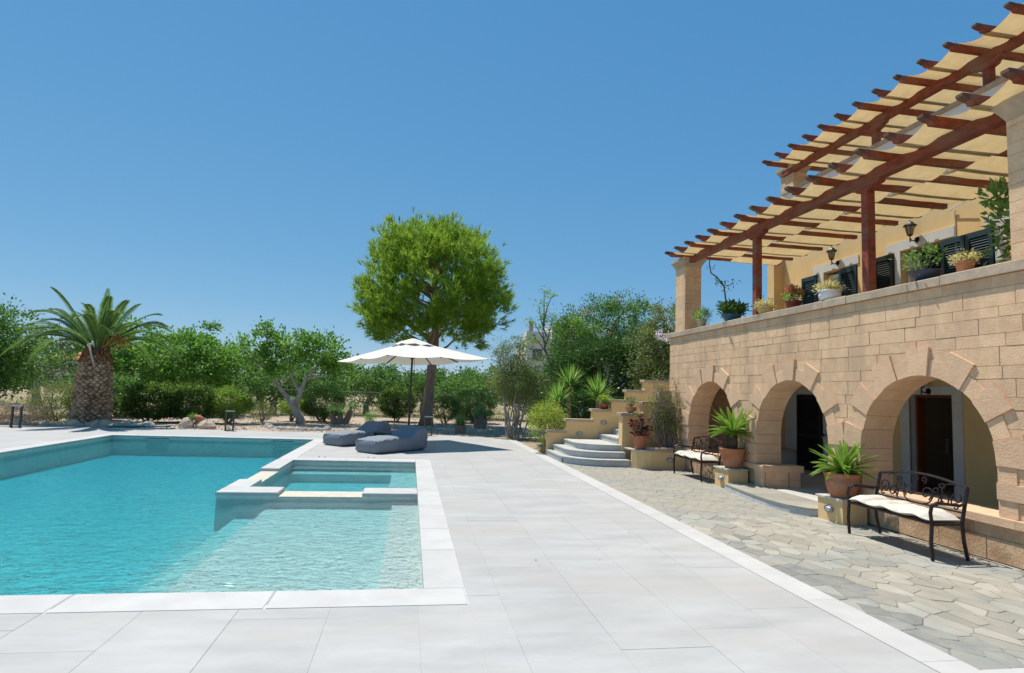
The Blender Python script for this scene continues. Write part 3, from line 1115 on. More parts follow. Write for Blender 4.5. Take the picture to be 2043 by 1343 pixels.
# ------------------------------------------------------------------ stone pillars
def pillar(name, label, x0, x1, y0, y1, z0, z1, cap, seed):
    r = random.Random(seed)
    t = thing(name, label, 'pillar', ((x0 + x1) / 2, (y0 + y1) / 2, z0), inplace=True)
    z = z0
    k = 0
    while z < z1 - .02:
        h = .2 if k % 2 == 0 else .14
        e = min(z + h, z1)
        if z1 - e < .07:
            e = z1
        s = x0 + (x1 - x0) * r.choice((.35, .6))
        for a, b in ((x0, s), (s, x1)):
            MB().box(a + .002, b - .002, y0, y1, z + .002, e - .002).build('stone_block', M['block'], t)
        z, k = e, k + 1
    MB().box(x0 + .012, x1 - .012, y0 + .012, y1 - .012, z0, z1).build('core', M['joint'], t)
    prof = [(0, 0), (.012, .03), (.05, .1), (.085, .15), (.09, .16), (.09, cap)]
    vs_, fs = [], []
    for d, z in prof:
        vs_ += [(x0 - d, y0 - d, z1 + z), (x1 + d, y0 - d, z1 + z), (x1 + d, y1 + d, z1 + z), (x0 - d, y1 + d, z1 + z)]
    for i in range(len(prof) - 1):
        for k in range(4):
            j = (k + 1) % 4
            fs.append((i * 4 + k, i * 4 + j, i * 4 + 4 + j, i * 4 + 4 + k))
    fs += [(3, 2, 1, 0), tuple(range(len(vs_) - 4, len(vs_)))]
    MB().add(vs_, fs).build('capital', M['capstone'], t)
    return t


pillar('stone_pillar', 'tan stone pillar at the far end of the balcony parapet', 6.60, 7.03, 13.95, 14.50, 3.365, 4.98, .22, 1)
pillar('stone_pillar', 'tall pale stone pillar at the right edge of the balcony', 6.60, 7.05, 5.08, 5.69, 3.365, 5.0, .22, 2)
pillar('stone_pillar', 'stone pillar of the roof terrace carrying the upper pergola', 9.8, 10.2, 14.28, 14.83, 5.5, 7.84, .24, 3)


# ------------------------------------------------------------------ pergolas
def pergola(name, label, bx, z, tip, back, y_list, posts, post_bot, by0, by1, strips, sail_from):
    """Beam along the wall in plane bx with its underside at z; rafters across it; woven shade cloth."""
    t = thing(name, label, 'pergola', (bx, (by0 + by1) / 2, post_bot), inplace=True)
    bh, bw = .17, .13
    MB().box(bx - bw / 2, bx + bw / 2, by0, by1, z, z + bh).build('beam', M['timber'], t)
    for py in posts:
        MB().box(bx - .065, bx + .065, py - .065, py + .065, post_bot, z - .13).build('post', M['timber'], t)
        br = [(py - .30, z - .002), (py + .30, z - .002), (py + .28, z - .05), (py + .19, z - .065), (py + .16, z - .11), (py + .065, z - .13), (py - .065, z - .13), (py - .16, z - .11), (py - .19, z - .065), (py - .28, z - .05)]
        MB().prism(br, 'x', bx - .062, bx + .062).build('bracket', M['timber'], t)
    rz0, rz1 = z + bh + .002, z + bh + .115
    for yk in y_list:
        prof = [(tip, rz1), (back, rz1), (back, rz0), (tip + .15, rz0), (tip + .135, rz0 + .03), (tip + .05, rz0 + .06), (tip, rz1 - .03)]
        MB().prism(prof, 'y', yk - .045, yk + .045).build('rafter', M['timber'], t)
        ep = [(tip - .004, rz1 + .004), (tip + .10, rz1 + .004), (tip + .10, rz0 + .042), (tip + .05, rz0 + .057), (tip - .004, rz1 - .032)]
        MB().prism(ep, 'y', yk - .048, yk + .048).build('rafter_end', M['timber_end'], t)
    for si, (xa, xb) in enumerate(strips):
        ys, zs = [], []
        n_ = len(y_list)
        S = 8
        for k in range(sail_from, n_):
            up_ = (k + si) % 2 == 0
            zk = rz1 + .014 if up_ else rz0 - .014
            if k + 1 < n_:
                up2_ = (k + 1 + si) % 2 == 0
                zk2 = rz1 + .014 if up2_ else rz0 - .014
                for q in range(S):
                    f = q / S
                    s_ = f * f * (3 - 2 * f)
                    s_ = min(1, max(0, (f - .12) / .76))
                    sag = -.055 * math.sin(math.pi * f)
                    ys.append(y_list[k] + (y_list[k + 1] - y_list[k]) * f)
                    zs.append(zk + (zk2 - zk) * s_ + sag)
            else:
                ys.append(y_list[k])
                zs.append(zk)
        nxs = 8
        vs_ = [(xa + (xb - xa) * i / (nxs - 1), y + .012 * math.sin(i * 2.1 + y * 5), zz - .012 * math.sin(math.pi * i / (nxs - 1)) * abs(math.sin(y * 5.7))) for y, zz in zip(ys, zs) for i in range(nxs)]
        fs = [(j * nxs + i, j * nxs + i + 1, (j + 1) * nxs + i + 1, (j + 1) * nxs + i) for j in range(len(ys) - 1) for i in range(nxs - 1)]
        sail = MB().add(vs_, fs).build('shade_cloth', M['sail'], t, smooth=True)
        for k in ():
            j = (k - sail_from) * S + S // 2
            y, zz = ys[j], zs[j]
            dz = (zs[j + 1] - zs[j - 1]) / (ys[j + 1] - ys[j - 1])
            seam = MB()
            for sgn in (-1, 1):
                seam.add([(xa, y - .03, zz - .03 * dz + sgn * .009), (xb, y - .03, zz - .03 * dz + sgn * .009), (xb, y + .03, zz + .03 * dz + sgn * .009), (xa, y + .03, zz + .03 * dz + sgn * .009)], [(0, 1, 2, 3)])
            seam.build('seam', M['seam'], sail)
    return t


yl = [14.14 - .553 * k for k in range(19)]
pergola('pergola', 'red timber balcony pergola woven with beige shade cloth strips', 6.74, 5.07, 6.15, 9.28, yl, (11.0, 8.0), 3.37, 4.2, 14.42, [(6.33, 7.82), (7.84, 9.15)], 0)
yl2 = [14.42 - .562 * k for k in range(19)]
pergola('pergola', 'upper red timber pergola over the roof terrace against the sky', 9.8, 7.83, 9.0, 12.4, yl2, (11.35, 8.72), 7.30, 4.6, 14.7, [(9.22, 10.85), (10.87, 12.3)], 0)


# ------------------------------------------------------------------ wall lanterns
def lantern(label, loc, hang=False):
    t = thing('wall_lantern', label, 'lantern', loc)
    b = MB()
    b.lathe([(.001, -.008), (.055, -.008), (.06, .0), (.05, .012), (.02, .02), (.001, .02)], 14)
    bm = b.v
    b.v = [(-z, y, x) for x, y, z in bm]
    b.build('back_plate', M['iron'], t)
    MB().tube([(-.02, 0, 0), (-.07, 0, -.03), (-.12, 0, -.02), (-.15, 0, .02), (-.15, 0, .06)], .011, 6).lathe([(.004, -.08), (.016, -.06), (.006, -.04), (.018, -.02)], 8, (-.15, 0, .02)).build('arm', M['iron'], t)
    hd = MB()
    hd.lathe([(.03, .06), (.045, .07), (.05, .085)], 6, (-.15, 0, 0))
    for k in range(6):
        a = k * math.pi / 3
        hd.tube([(-.15 + .05 * math.cos(a), .05 * math.sin(a), .08), (-.15 + .085 * math.cos(a), .085 * math.sin(a), .25)], .006, 4)
    hd.build('cage', M['iron'], t)
    MB().lathe([(.125, .25), (.12, .265), (.08, .295), (.05, .335), (.02, .345), (.012, .37), (.018, .385), (.004, .42)], 6, (-.15, 0, 0)).build('cap', M['iron'], t)
    MB().lathe([(.044, .085), (.078, .248)], 6, (-.15, 0, 0), False).build('glass', M['lanternglass'], t)
    MB().lathe([(.02, .09), (.024, .17), (.012, .2)], 8, (-.15, 0, 0)).build('bulb', M['white'], t)
    return t


M['lanternglass'] = mat('lantern_glass', (.55, .52, .42, 1), rough=.2, tw=.6)
lantern('black wall lantern beside the far balcony window', (WX - .024, 12.14, 4.89))
lantern('black wall lantern above the nearer balcony door', (WX - .024, 9.95, 4.89))
lantern('dark wall lantern over the doorway inside the nearest arch', (WX - .024, 9.78, 1.99))

# ------------------------------------------------------------------ garden stairs with stepped ochre walls
stairs = thing('garden_staircase', 'curved stone garden steps rising between stepped ochre walls', 'stairs', (5.2, 15.6, 0), inplace=True)
BZ = .155


def rounded(x0, y0, x1, y1, r, n=9):
    """Outline with a rounded near-left corner."""
    pts = [(x1, y1), (x0, y1)]
    for k in range(n):
        a = math.pi + (math.pi / 2) * k / (n - 1)
        pts.append((x0 + r + r * math.cos(a), y0 + r + r * math.sin(a)))
    pts.append((x1, y0))
    return pts


for k, (x0, y0, x1, r) in enumerate(((3.80, 14.16, 5.33, 1.0), (3.98, 14.46, 5.32, .85), (4.27, 14.76, 5.31, .75))):
    ol = rounded(x0, y0, x1, 16.6, r)
    MB().prism(ol, 'z', k * BZ - (.05 if k == 0 else 0), (k + 1) * BZ - .03).build('riser', M['step_white'], stairs)
    ov_ = rounded(x0 - .02, y0 - .02, x1 + .004, 16.6, r)
    MB().prism(ov_, 'z', (k + 1) * BZ - .028, (k + 1) * BZ, .004).build('tread', M['slate_cap'], stairs)
for k in range(3, 9):
    x0 = 5.3 + (k - 3) * .40
    MB().box(x0, 8.2, 14.98, 16.6, k * BZ + .001 * k, (k + 1) * BZ - .03).build('riser', M['step_white'], stairs)
    MB().box(x0 - .02, 8.2, 14.98, 16.598, (k + 1) * BZ - .028, (k + 1) * BZ).build('tread', M['slate_cap'], stairs)


def stepped_wall(segs, y0, y1, name='wall', zb=-.05):
    for i, (a, b, z) in enumerate(segs):
        MB().box(a, b - .001, y0, y1, zb, z - .075).build('wall', M['cream'], stairs)
        MB().prism([(a - .05, y0 - .04), (b + (.06 if i == len(segs) - 1 else .0), y0 - .04), (b, y1 + .04), (a - .05, y1 + .04)], 'z', z - .073, z, .008).build('wall_cap', M['capstone'], stairs)


stepped_wall([(3.84, 4.36, .69), (4.36, 5.13, 1.01), (5.13, 5.66, 1.31), (5.66, 6.13, 1.60), (6.13, 6.66, 1.89), (6.66, 7.7, 2.19)], 16.61, 16.86)
stepped_wall([(5.31, 5.86, 1.28), (5.86, 6.3, 1.58), (6.3, 6.9, 1.87)], 14.70, 14.975)

# raised planter between the stairs and the stone front
planter = thing('planter_box', 'low ochre planter wall in front of the stairs beside the bench', 'planter', (6, 13.9, 0), inplace=True)
pl = [(6.575, 13.78), (6.575, 13.95), (5.62, 13.98), (5.5, 14.1), (5.345, 14.155), (5.34, 14.1), (5.42, 13.95), (5.56, 13.82), (5.7, 13.78)]
MB().prism(pl, 'z', -.03, .40).build('wall', M['cream'], planter)
MB().prism([(6.58, 13.76), (6.58, 13.95), (5.85, 13.95), (5.72, 14.2), (5.6, 14.2), (5.7, 13.9), (5.85, 13.76)], 'z', .402, .50, .01).build('wall_cap', M['capstone'], planter)
MB().prism([(5.86, 13.78), (5.70, 14.18), (5.34, 14.62), (5.32, 14.15), (5.42, 13.93), (5.56, 13.79)], 'z', .402, .432, .005).build('ledge', M['slate_cap'], planter)
MB().box(5.7, 6.57, 13.95, 14.68, .1, .43).build('soil', M['soil'], planter)
# low grey edging blocks left of the steps
eb = thing('edging_wall', 'low ochre edging wall with dark slab left of the steps', 'wall', (3.95, 17.4, 0), inplace=True)
MB().box(3.78, 4.3, 17.3, 17.55, -.03, .14).build('wall', M['cream'], eb)
MB().box(3.72, 4.34, 17.26, 17.58, .142, .22).build('slab', mat('dark_slab', (.24, .22, .19, 1), (.33, .30, .26, 1), rough=.9, bump=.4), eb)
MB().prism([(3.82, 14.9), (4.06, 14.72), (4.2, 14.95), (3.95, 15.2)], 'z', -.02, .12, .005).build('loose_slab', mat('dark_block', (.12, .11, .09, 1), (.2, .18, .15, 1), rough=.9, bump=.4))
tag(bpy.data.objects['loose_slab'], 'dark stone block lying against the lowest garden step', 'block')

# ------------------------------------------------------------------ bulkhead lights
M['bulk'] = mat('grey_metal', (.30, .31, .33, 1), rough=.4, metal=.6)
M['bulkglass'] = mat('ribbed_glass', (.62, .64, .64, 1), rough=.25, bump=.6, bscale=90, spec=.8)


def bulkhead(label, loc, face):
    """Oval bulkhead lamp; face 'y' looks towards -y, 'x' towards -x."""
    t = thing('bulkhead_light', label, 'light', loc, rz=(0 if face == 'y' else -math.pi / 2))
    n_ = 18
    ring = MB()

    def oval(s, d):
        return [(s * .088 * math.copysign(abs(math.cos(a)) ** .8, math.cos(a)), -d, s * .048 * math.copysign(abs(math.sin(a)) ** .8, math.sin(a))) for a in [2 * math.pi * k / n_ for k in range(n_)]]
    o1, o2, o3, o4 = oval(1, 0), oval(1, .03), oval(.86, .038), oval(.8, .03)
    ring.add(o1 + o2 + o3 + o4, [(r * n_ + k, r * n_ + (k + 1) % n_, (r + 1) * n_ + (k + 1) % n_, (r + 1) * n_ + k) for r in range(3) for k in range(n_)])
    ring.build('rim', M['bulk'], t, smooth=True)
    g1, g2, g3 = oval(.8, .028), oval(.6, .05), oval(.1, .056)
    MB().add(g1 + g2 + g3, [(r * n_ + k, r * n_ + (k + 1) % n_, (r + 1) * n_ + (k + 1) % n_, (r + 1) * n_ + k) for r in range(2) for k in range(n_)] + [tuple(range(2 * n_, 3 * n_))]).build('lens', M['bulkglass'], t, smooth=True)
    cg = MB()
    for zz in (-.02, .0, .02):
        cg.tube([(-.075, -.03, zz), (-.04, -.055, zz), (.04, -.055, zz), (.075, -.03, zz)], .004, 4)
    cg.build('guard', M['bulk'], t)
    return t


bulkhead('oval bulkhead light low on the ochre wall by the curved steps', (4.74, 16.608, .61), 'y')
bulkhead('oval bulkhead light on the ochre wall above the fourth step', (5.44, 16.608, .93), 'y')
bulkhead('oval bulkhead light on the planter wall behind the far bench', (6.18, 13.778, .22), 'y')

# ------------------------------------------------------------------ plinths with pots and cycads
M['terracotta'] = mat('terracotta', (.40, .15, .07, 1), (.48, .21, .115, 1), scale=5, detail=8, rough=.85, bump=.2, bscale=40, c3=(.46, .26, .17, 1), s3=3, spec=.2, bdist=.004)
M['clay_brown'] = mat('brown_glazed_clay', (.16, .05, .025, 1), (.22, .08, .04, 1), scale=6, rough=.4)
M['potsoil'] = mat('potting_soil', (.06, .045, .03, 1), (.11, .08, .055, 1), scale=20, rough=.95, bump=.5)
L_CYC = leafmat('cycad_leaf', (.055, .125, .018, 1), (.15, .235, .030, 1), (.26, .25, .05, 1), tw=.3, rough=.4, clump=6)
M['bark_dark'] = mat('dark_bark', (.11, .075, .05, 1), (.18, .13, .09, 1), scale=14, rough=.95, bump=.9, bscale=24, bdist=.02)


def plinth(label, x0, x1, y0, y1, h):
    t = thing('plinth', label, 'plinth', ((x0 + x1) / 2, (y0 + y1) / 2, 0), inplace=True)
    MB().box(x0, x1, y0, y1, -.03, h - .03).build('body', M['cream'], t)
    MB().prism([(x0 - .025, y0 - .025), (x1, y0 - .025), (x1, y1 + .025), (x0 - .025, y1 + .025)], 'z', h - .028, h, .004).build('slab', M['slate_cap'], t)


plinth('ochre plinth under the far cycad pot by the doorstep', 6.12, 6.53, 10.98, 11.5, .37)
plinth('ochre plinth under the nearer cycad pot beside the near bench', 6.14, 6.53, 7.87, 8.40, .34)
bulkhead('oval bulkhead light on the far cycad plinth', (6.118, 11.24, .17), 'x')
bulkhead('oval bulkhead light on the nearer cycad plinth', (6.138, 8.14, .17), 'x')


def pinnate(length, nleaf, llen, lw, droop, lift=.55, fold=.5):
    """A feather leaf along +x in its own plane: returns quads and the rachis path."""
    pts = []
    for k in range(13):
        s = k / 12
        pts.append((length * (s - .12 * droop * s * s), 0, length * (lift * s - droop * s * s)))
    P = np.array(pts)
    S = np.linspace(.12, 1, nleaf)
    pos = np.array([np.interp(S, np.linspace(0, 1, 13), P[:, i]) for i in range(3)]).T
    tan = unit(np.gradient(P, axis=0))
    tg = np.array([np.interp(S, np.linspace(0, 1, 13), tan[:, i]) for i in range(3)]).T
    nrm = unit(np.cross(np.array([0, 1., 0]), tg)) * -1
    quads = []
    for sgn in (-1, 1):
        side = np.array([0, sgn, 0.]) * np.ones_like(pos)
        d = unit(side * .8 + tg * (.45 + .5 * S[:, None]) + np.abs(nrm) * np.sign(nrm[:, 2:3]) * fold)
        ll = llen * np.sin(np.clip(.25 + S * 2.6, 0, 3.0))[:, None] * RNG.uniform(.85, 1.1, (nleaf, 1))
        w = unit(np.cross(d, nrm)) * lw
        quads.append(np.stack([pos, pos + d * ll * .4 + w * .5, pos + d * ll + np.array([0, 0, -1.]) * ll * .12, pos + d * ll * .4 - w * .5], 1).reshape(-1, 3))
    return np.concatenate(quads), pts


def frond_mesh(name, length, nleaf, llen, lw, droop, mt, rach, lift=.55, fold=.35, n=4):
    q, pts = pinnate(length, nleaf, llen, lw, droop, lift, fold)
    r = MB().tube(pts, [rach * (1 - .8 * k / 12) for k in range(13)], n)
    verts = np.concatenate([q, np.array(r.v)])
    me = bpy.data.meshes.new(name)
    nq = len(q) // 4
    faces = [(4 * i, 4 * i + 1, 4 * i + 2, 4 * i + 3) for i in range(nq)] + [tuple(len(q) + j for j in f) for f in r.f]
    me.from_pydata(verts.tolist(), [], faces)
    me.materials.append(mt)
    me.update()
    return me


cyc_meshes = [frond_mesh('frond', l, 34, .085, .013, d, L_CYC, .007, lift, .55) for l, d, lift in ((.50, .25, .75), (.52, .35, .5), (.48, .4, .3), (.44, .2, 1.1))]


def cycad(label, loc, trunk_h, scale, tilt, seed, group=None):
    r = random.Random(seed)
    t = thing('cycad', label, 'plant', loc)
    tp = MB()
    tp.tube([(0, 0, 0), (.01, 0, trunk_h * .5), (.015, .0, trunk_h)], [.085 * scale, .095 * scale, .07 * scale], 12)
    for k in range(int(trunk_h / .02)):
        z = k * .02
        for q in range(9):
            a = q * .698 + k * .35
            x, y = .09 * scale * math.cos(a), .09 * scale * math.sin(a)
            tp.add([(x * .9, y * .9, z - .012), (x * 1.2 - y * .2, y * 1.2 + x * .2, z + .002), (x * 1.2 + y * .2, y * 1.2 - x * .2, z + .002), (x, y, z + .02)], [(0, 1, 3), (0, 2, 3), (0, 1, 2), (1, 2, 3)])
    tp.build('trunk', M['bark_dark'], t)
    for k in range(60):
        lv = k / 60
        mi = 3 if lv > .78 else (0 if lv > .5 else (1 if lv > .22 else 2))
        o = link('frond', cyc_meshes[mi], t, (.015, 0, trunk_h), 0)
        o.rotation_euler = (r.uniform(-.15, .15), r.uniform(-.12, .12) - (lv - .3) * .35, k * 2.399 + r.uniform(-.2, .2))
        s = scale * r.uniform(.85, 1.1)
        o.scale = (s, s, s)
    return t


def pot(name, label, loc, prof, mt, soil_r, soil_z, cat='pot', group=None, feet=0):
    t = thing(name, label, cat, loc, group=group)
    inner = [(r * .88, z) for r, z in prof[::-1] if z > soil_z]
    MB().lathe(prof + inner + [(.01, soil_z)], 24).build('body', mt, t, smooth=True)
    MB().lathe([(soil_r, soil_z - .02), (soil_r, soil_z), (.01, soil_z + .012)], 16).build('soil', M['potsoil'], t)
    return t


bigpot = [(.15, 0), (.165, .02), (.20, .10), (.222, .18), (.232, .25), (.226, .255), (.236, .275), (.232, .285), (.238, .32), (.252, .325), (.256, .345), (.25, .355), (.236, .358)]
pot('terracotta_pot', 'large banded terracotta pot on the plinth beside the near bench', (6.32, 8.10, .34), bigpot, M['terracotta'], .21, .32)
pot('terracotta_pot', 'tapered terracotta pot on the plinth left of the doorstep', (6.32, 11.2, .37), [(r * 1.02, z * 1.06) for r, z in [(.12, 0), (.14, .02), (.19, .14), (.22, .26), (.23, .31), (.245, .315), (.25, .36), (.24, .365)]], M['terracotta'], .21, .34)
cycad('cycad with yellow-tipped fronds in the banded pot near the doorway', (6.32, 8.10, .645), .06, .92, 0, 4)
cycad('cycad with a thick dark trunk in the pot left of the doorstep', (6.32, 11.2, .72), .30, 1.05, 0, 9)

# ------------------------------------------------------------------ potted aeonium on the planter ledge
pot('terracotta_pot', 'round terracotta pot holding dark red aeonium on the planter ledge', (5.55, 14.12, .445), [(.12, 0), (.125, .01), (.15, .2), (.158, .26), (.172, .262), (.174, .30), (.16, .305)], M['terracotta'], .145, .27)
MB().lathe([(.15, 0), (.165, .012), (.16, .016), (.14, .008)], 20).build('pot_saucer', M['terracotta'], loc=(5.55, 14.12, .431))
tag(bpy.data.objects['pot_saucer'], 'terracotta saucer under the aeonium pot', 'saucer')
aeo = thing('aeonium', 'dark burgundy aeonium with rosettes on bare stems in a pot', 'plant', (5.55, 14.12, .715))
L_AEO = leafmat('aeonium_leaf', (.07, .008, .012, 1), (.15, .018, .022, 1), tw=.12, rough=.35, clump=9)
ra = random.Random(5)
st = MB()
for k in range(46):
    a, rad = ra.uniform(0, 6.28), ra.uniform(.03, .30)
    h = ra.uniform(.12, .52) - rad * .3
    top = Vector((rad * math.cos(a), rad * math.sin(a), h))
    st.tube([(rad * .25 * math.cos(a), rad * .25 * math.sin(a), 0), top * .55 + Vector((0, 0, -.02)), top], [.012, .010, .008], 5)
    q = []
    R = ra.uniform(.06, .095)
    for ring_, (nl, el, ll) in enumerate(((9, .25, 1.0), (8, .7, .8), (6, 1.15, .5))):
        for j in range(nl):
            b = j * 6.283 / nl + ring_ * .4
            d = Vector((math.cos(b) * math.cos(el), math.sin(b) * math.cos(el), math.sin(el)))
            s_ = Vector((-math.sin(b), math.cos(b), 0))
            q += [top, top + d * R * ll * .65 + s_ * R * .26, top + d * R * ll, top + d * R * ll * .65 - s_ * R * .26]
    link('rosette', np_mesh('rosette', np.array([tuple(v) for v in q]), 4, L_AEO), aeo)
st.build('stems', mat('aeonium_stem', (.22, .16, .10, 1), rough=.9), aeo)


# ------------------------------------------------------------------ benches
M['bronze'] = mat('dark_bronze_iron', (.030, .020, .024, 1), (.045, .030, .034, 1), scale=20, rough=.42, metal=.5)
M['cushion'] = mat('cream_cushion', (.66, .62, .53, 1), (.58, .545, .465, 1), scale=14, rough=.95, bump=.25, bscale=60, bdist=.006)
BL = 1.36


def spiral(cy, cz, r0, r1, a0, a1, n=14):
    return [(cy + (r0 + (r1 - r0) * k / n) * math.cos(a0 + (a1 - a0) * k / n), cz + (r0 + (r1 - r0) * k / n) * math.sin(a0 + (a1 - a0) * k / n)) for k in range(n + 1)]


def make_bench(label, loc):
    """Faces -x, length along y; the origin is the middle of the footprint."""
    t = thing('bench', label, 'bench', loc, group='iron benches along the stone front')
    hl = BL / 2
    xb = lambda z: .17 + (z - .4) * .22                    # the back leans
    for s in (-1, 1):
        y = s * (hl - .03)
        MB().tube([(-.22, y, 0), (-.235, y, .2), (-.22, y, .4), (-.235, y, .52), (-.215, y, .60), (-.15, y, .628), (0, y, .615), (.15, y, .60), (xb(.63), y, .63)], [.021, .021, .021, .02, .02, .02, .018, .018, .018], 6).build('armrest_leg', M['bronze'], t)
        MB().tube([(.235, y, 0), (.19, y, .2), (.17, y, .4), (xb(.62), y, .62), (xb(.80), y, .80)], .021, 6).build('back_leg', M['bronze'], t)
        MB().tube([(-.22, y, .395), (.17, y, .395)], .017, 6).build('seat_rail', M['bronze'], t)
    for x in (-.21, -.12, -.03, .06, .15):
        MB().box(x - .03, x + .03, -hl + .02, hl - .02, .392, .405).build('seat_slat', M['bronze'], t)
    fr = MB()
    n_ = 16
    top = [(-hl + .03 + (BL - .06) * k / n_, .80 + .075 * math.sin(math.pi * k / n_)) for k in range(n_ + 1)]
    fr.tube([(xb(z), y, z) for y, z in top], .016, 6)
    fr.tube([(xb(.52), -hl + .03, .52), (xb(.52), hl - .03, .52)], .012, 6)
    fr.tube([(xb(.455), -hl + .03, .455), (xb(.455), hl - .03, .455)], .010, 6)
    fr.build('back_frame', M['bronze'], t)
    sc_ = MB()
    curves = []
    for s in (-1, 1):
        half = [spiral(.12, .645, .118, .022, -1.75, 5.6, 26),
                spiral(.19, .66, .172, .150, -2.1, 1.0, 14),
                spiral(.385, .60, .088, .018, 3.7, -3.4, 20),
                spiral(.545, .655, .085, .018, 4.0, -3.2, 20),
                spiral(.055, .805, .046, .012, -1.2, 5.2, 14),
                spiral(.54, .565, .046, .014, 2.6, -3.0, 12),
                spiral(.27, .555, .10, .09, 2.9, .2, 10),
                spiral(.33, .765, .045, .012, 3.6, -2.6, 12),
                spiral(.44, .70, .12, .11, 2.7, 1.0, 8),
                spiral(.24, .70, .045, .012, 0, 5.5, 12)]
        for c in half:
            curves.append([(s * y, min(z, .80 + .07 * math.cos(y * 2.2))) for y, z in c])
    for c in curves:
        sc_.tube([(xb(z), y, max(z, .522)) for y, z in c], .0088, 5)
    sc_.build('scrollwork', M['bronze'], t)
    return t


def make_cushion(label, loc):
    n_, m_ = 56, 14
    vs_ = []
    hl = BL / 2 - .045
    for side in (1, -1):
        for j in range(m_ + 1):
            for i in range(n_ + 1):
                u, v = i / n_ * 2 - 1, j / m_ * 2 - 1
                edge = max(0, 1 - abs(u) ** 10) ** .5 * max(0, 1 - abs(v) ** 6) ** .5
                tuft = 1 - .55 * math.exp(-((math.sin(math.pi * 2.0 * (u + 1))) ** 2) * 7) - .25 * math.exp(-(v * 3.2) ** 2) * math.exp(-((math.sin(math.pi * 2 * (u + 1) + .0)) ** 2) * 3)
                puff = .062 * edge * tuft + .008 * math.sin(u * 31 + v * 5) * edge
                wav = .012 * math.sin(u * 9 + 1)
                vs_.append((-.03 + v * .215 + .008 * math.sin(u * 17), u * hl, .045 + wav + (puff if side > 0 else -.03 * edge)))
    N = (n_ + 1) * (m_ + 1)
    fs = []
    for sd in (0, 1):
        for j in range(m_):
            for i in range(n_):
                a = sd * N + j * (n_ + 1) + i
                q = (a, a + 1, a + n_ + 2, a + n_ + 1)
                fs.append(q if sd == 0 else q[::-1])
    o = MB().add(vs_, fs).build('seat_cushion', M['cushion'], smooth=True, loc=loc)
    return tag(o, label, 'cushion', 'cream cushions on the iron benches')


B1, B2 = (6.22, 12.48, 0), (6.05, 6.70, 0)
b2 = make_bench('dark iron scroll-back bench in the foreground by the nearest arch', B2)
b1 = copy_tree(b2)
b1.location = B1
b1['label'] = 'dark iron scroll-back bench farther back by the planter'
make_cushion('long cream tufted cushion on the foreground bench', (B2[0], B2[1], .405))
make_cushion('long cream tufted cushion on the farther bench', (B1[0], B1[1], .405))

# ------------------------------------------------------------------ loungers, table, parasol
M['denim'] = mat('blue_grey_outdoor_fabric', (.17, .195, .225, 1), (.235, .26, .29, 1), scale=40, detail=8, rough=.9, bump=.25, bscale=14, bdist=.02, c3=(.20, .225, .25, 1), s3=3)
M['piping'] = mat('dark_piping', (.03, .04, .055, 1), rough=.8)
LW, LL = .84, 1.95


def make_lounger(label, loc, rz):
    """Bean-bag lounger; the foot is at the origin side, length along +x, width along y."""
    t = thing('beanbag_lounger', label, 'lounger', loc, rz, group='bean-bag loungers under the parasol')

    def top(s):
        base = .33 + .07 * math.sin(min(1, s / .55) * math.pi * .7)
        back = .0 if s < .60 else (min(1, (s - .60) / .22)) ** 1.3 * .26
        return base + back - (.05 * max(0, (s - .9) / .1) ** 2)
    n_, m_ = 44, 20
    rings = []
    r = random.Random(2)
    for i in range(n_ + 1):
        s = i / n_
        e = min(1, min(s, 1 - s) / .05)
        e = max(.0, e) ** .35 if e > 0 else 0
        h = top(s)
        ring = []
        for k in range(m_ * 2):
            a = 2 * math.pi * k / (m_ * 2)
            ca, sa = math.cos(a), math.sin(a)
            y = math.copysign(abs(ca) ** .33, ca)
            z = math.copysign(abs(sa) ** .38, sa)
            wr = .010 * math.sin(s * 70 + k * 1.9) * (abs(ca) > .5) * (s < .45) + .006 * math.sin(s * 34 + k)
            w_ = LW / 2 * (1 + .035 * math.sin(math.pi * s) - .04 * (s > .6) * (s - .6))
            zc = h / 2 + .0
            ring.append((s * LL + (.012 * math.sin(k * 2.3 + s * 9)) + (1 - e) * (.02 if s < .5 else -.02), y * (w_ * (.93 + .07 * e) + wr), max(.0, zc + z * (h / 2) * (.80 + .20 * e) + (wr * .6 if sa > 0 else 0))))
        rings.append(ring)
    K = m_ * 2
    vs_ = [p for rg in rings for p in rg]
    fs = [(i * K + k, i * K + (k + 1) % K, (i + 1) * K + (k + 1) % K, (i + 1) * K + k) for i in range(n_) for k in range(K)]
    fs += [tuple(range(K))[::-1], tuple(range(n_ * K, (n_ + 1) * K))]
    MB().add(vs_, fs).build('body', M['denim'], t, smooth=True)
    pp = MB()
    for s_ in (-1, 1):
        pts = []
        for i in range(2, n_ + 1):
            s = i / n_
            pts.append((s * LL, s_ * (LW / 2 * .955), min(top(s), .37 + .06 * (s > .6) * (s - .6)) - .045))
        pp.tube(pts, .012, 5)
    pp.tube([(.03, y, .30) for y in np.linspace(-LW / 2 * .93, LW / 2 * .93, 8)], .008, 5)
    pp.build('piping', M['piping'], t)
    return t


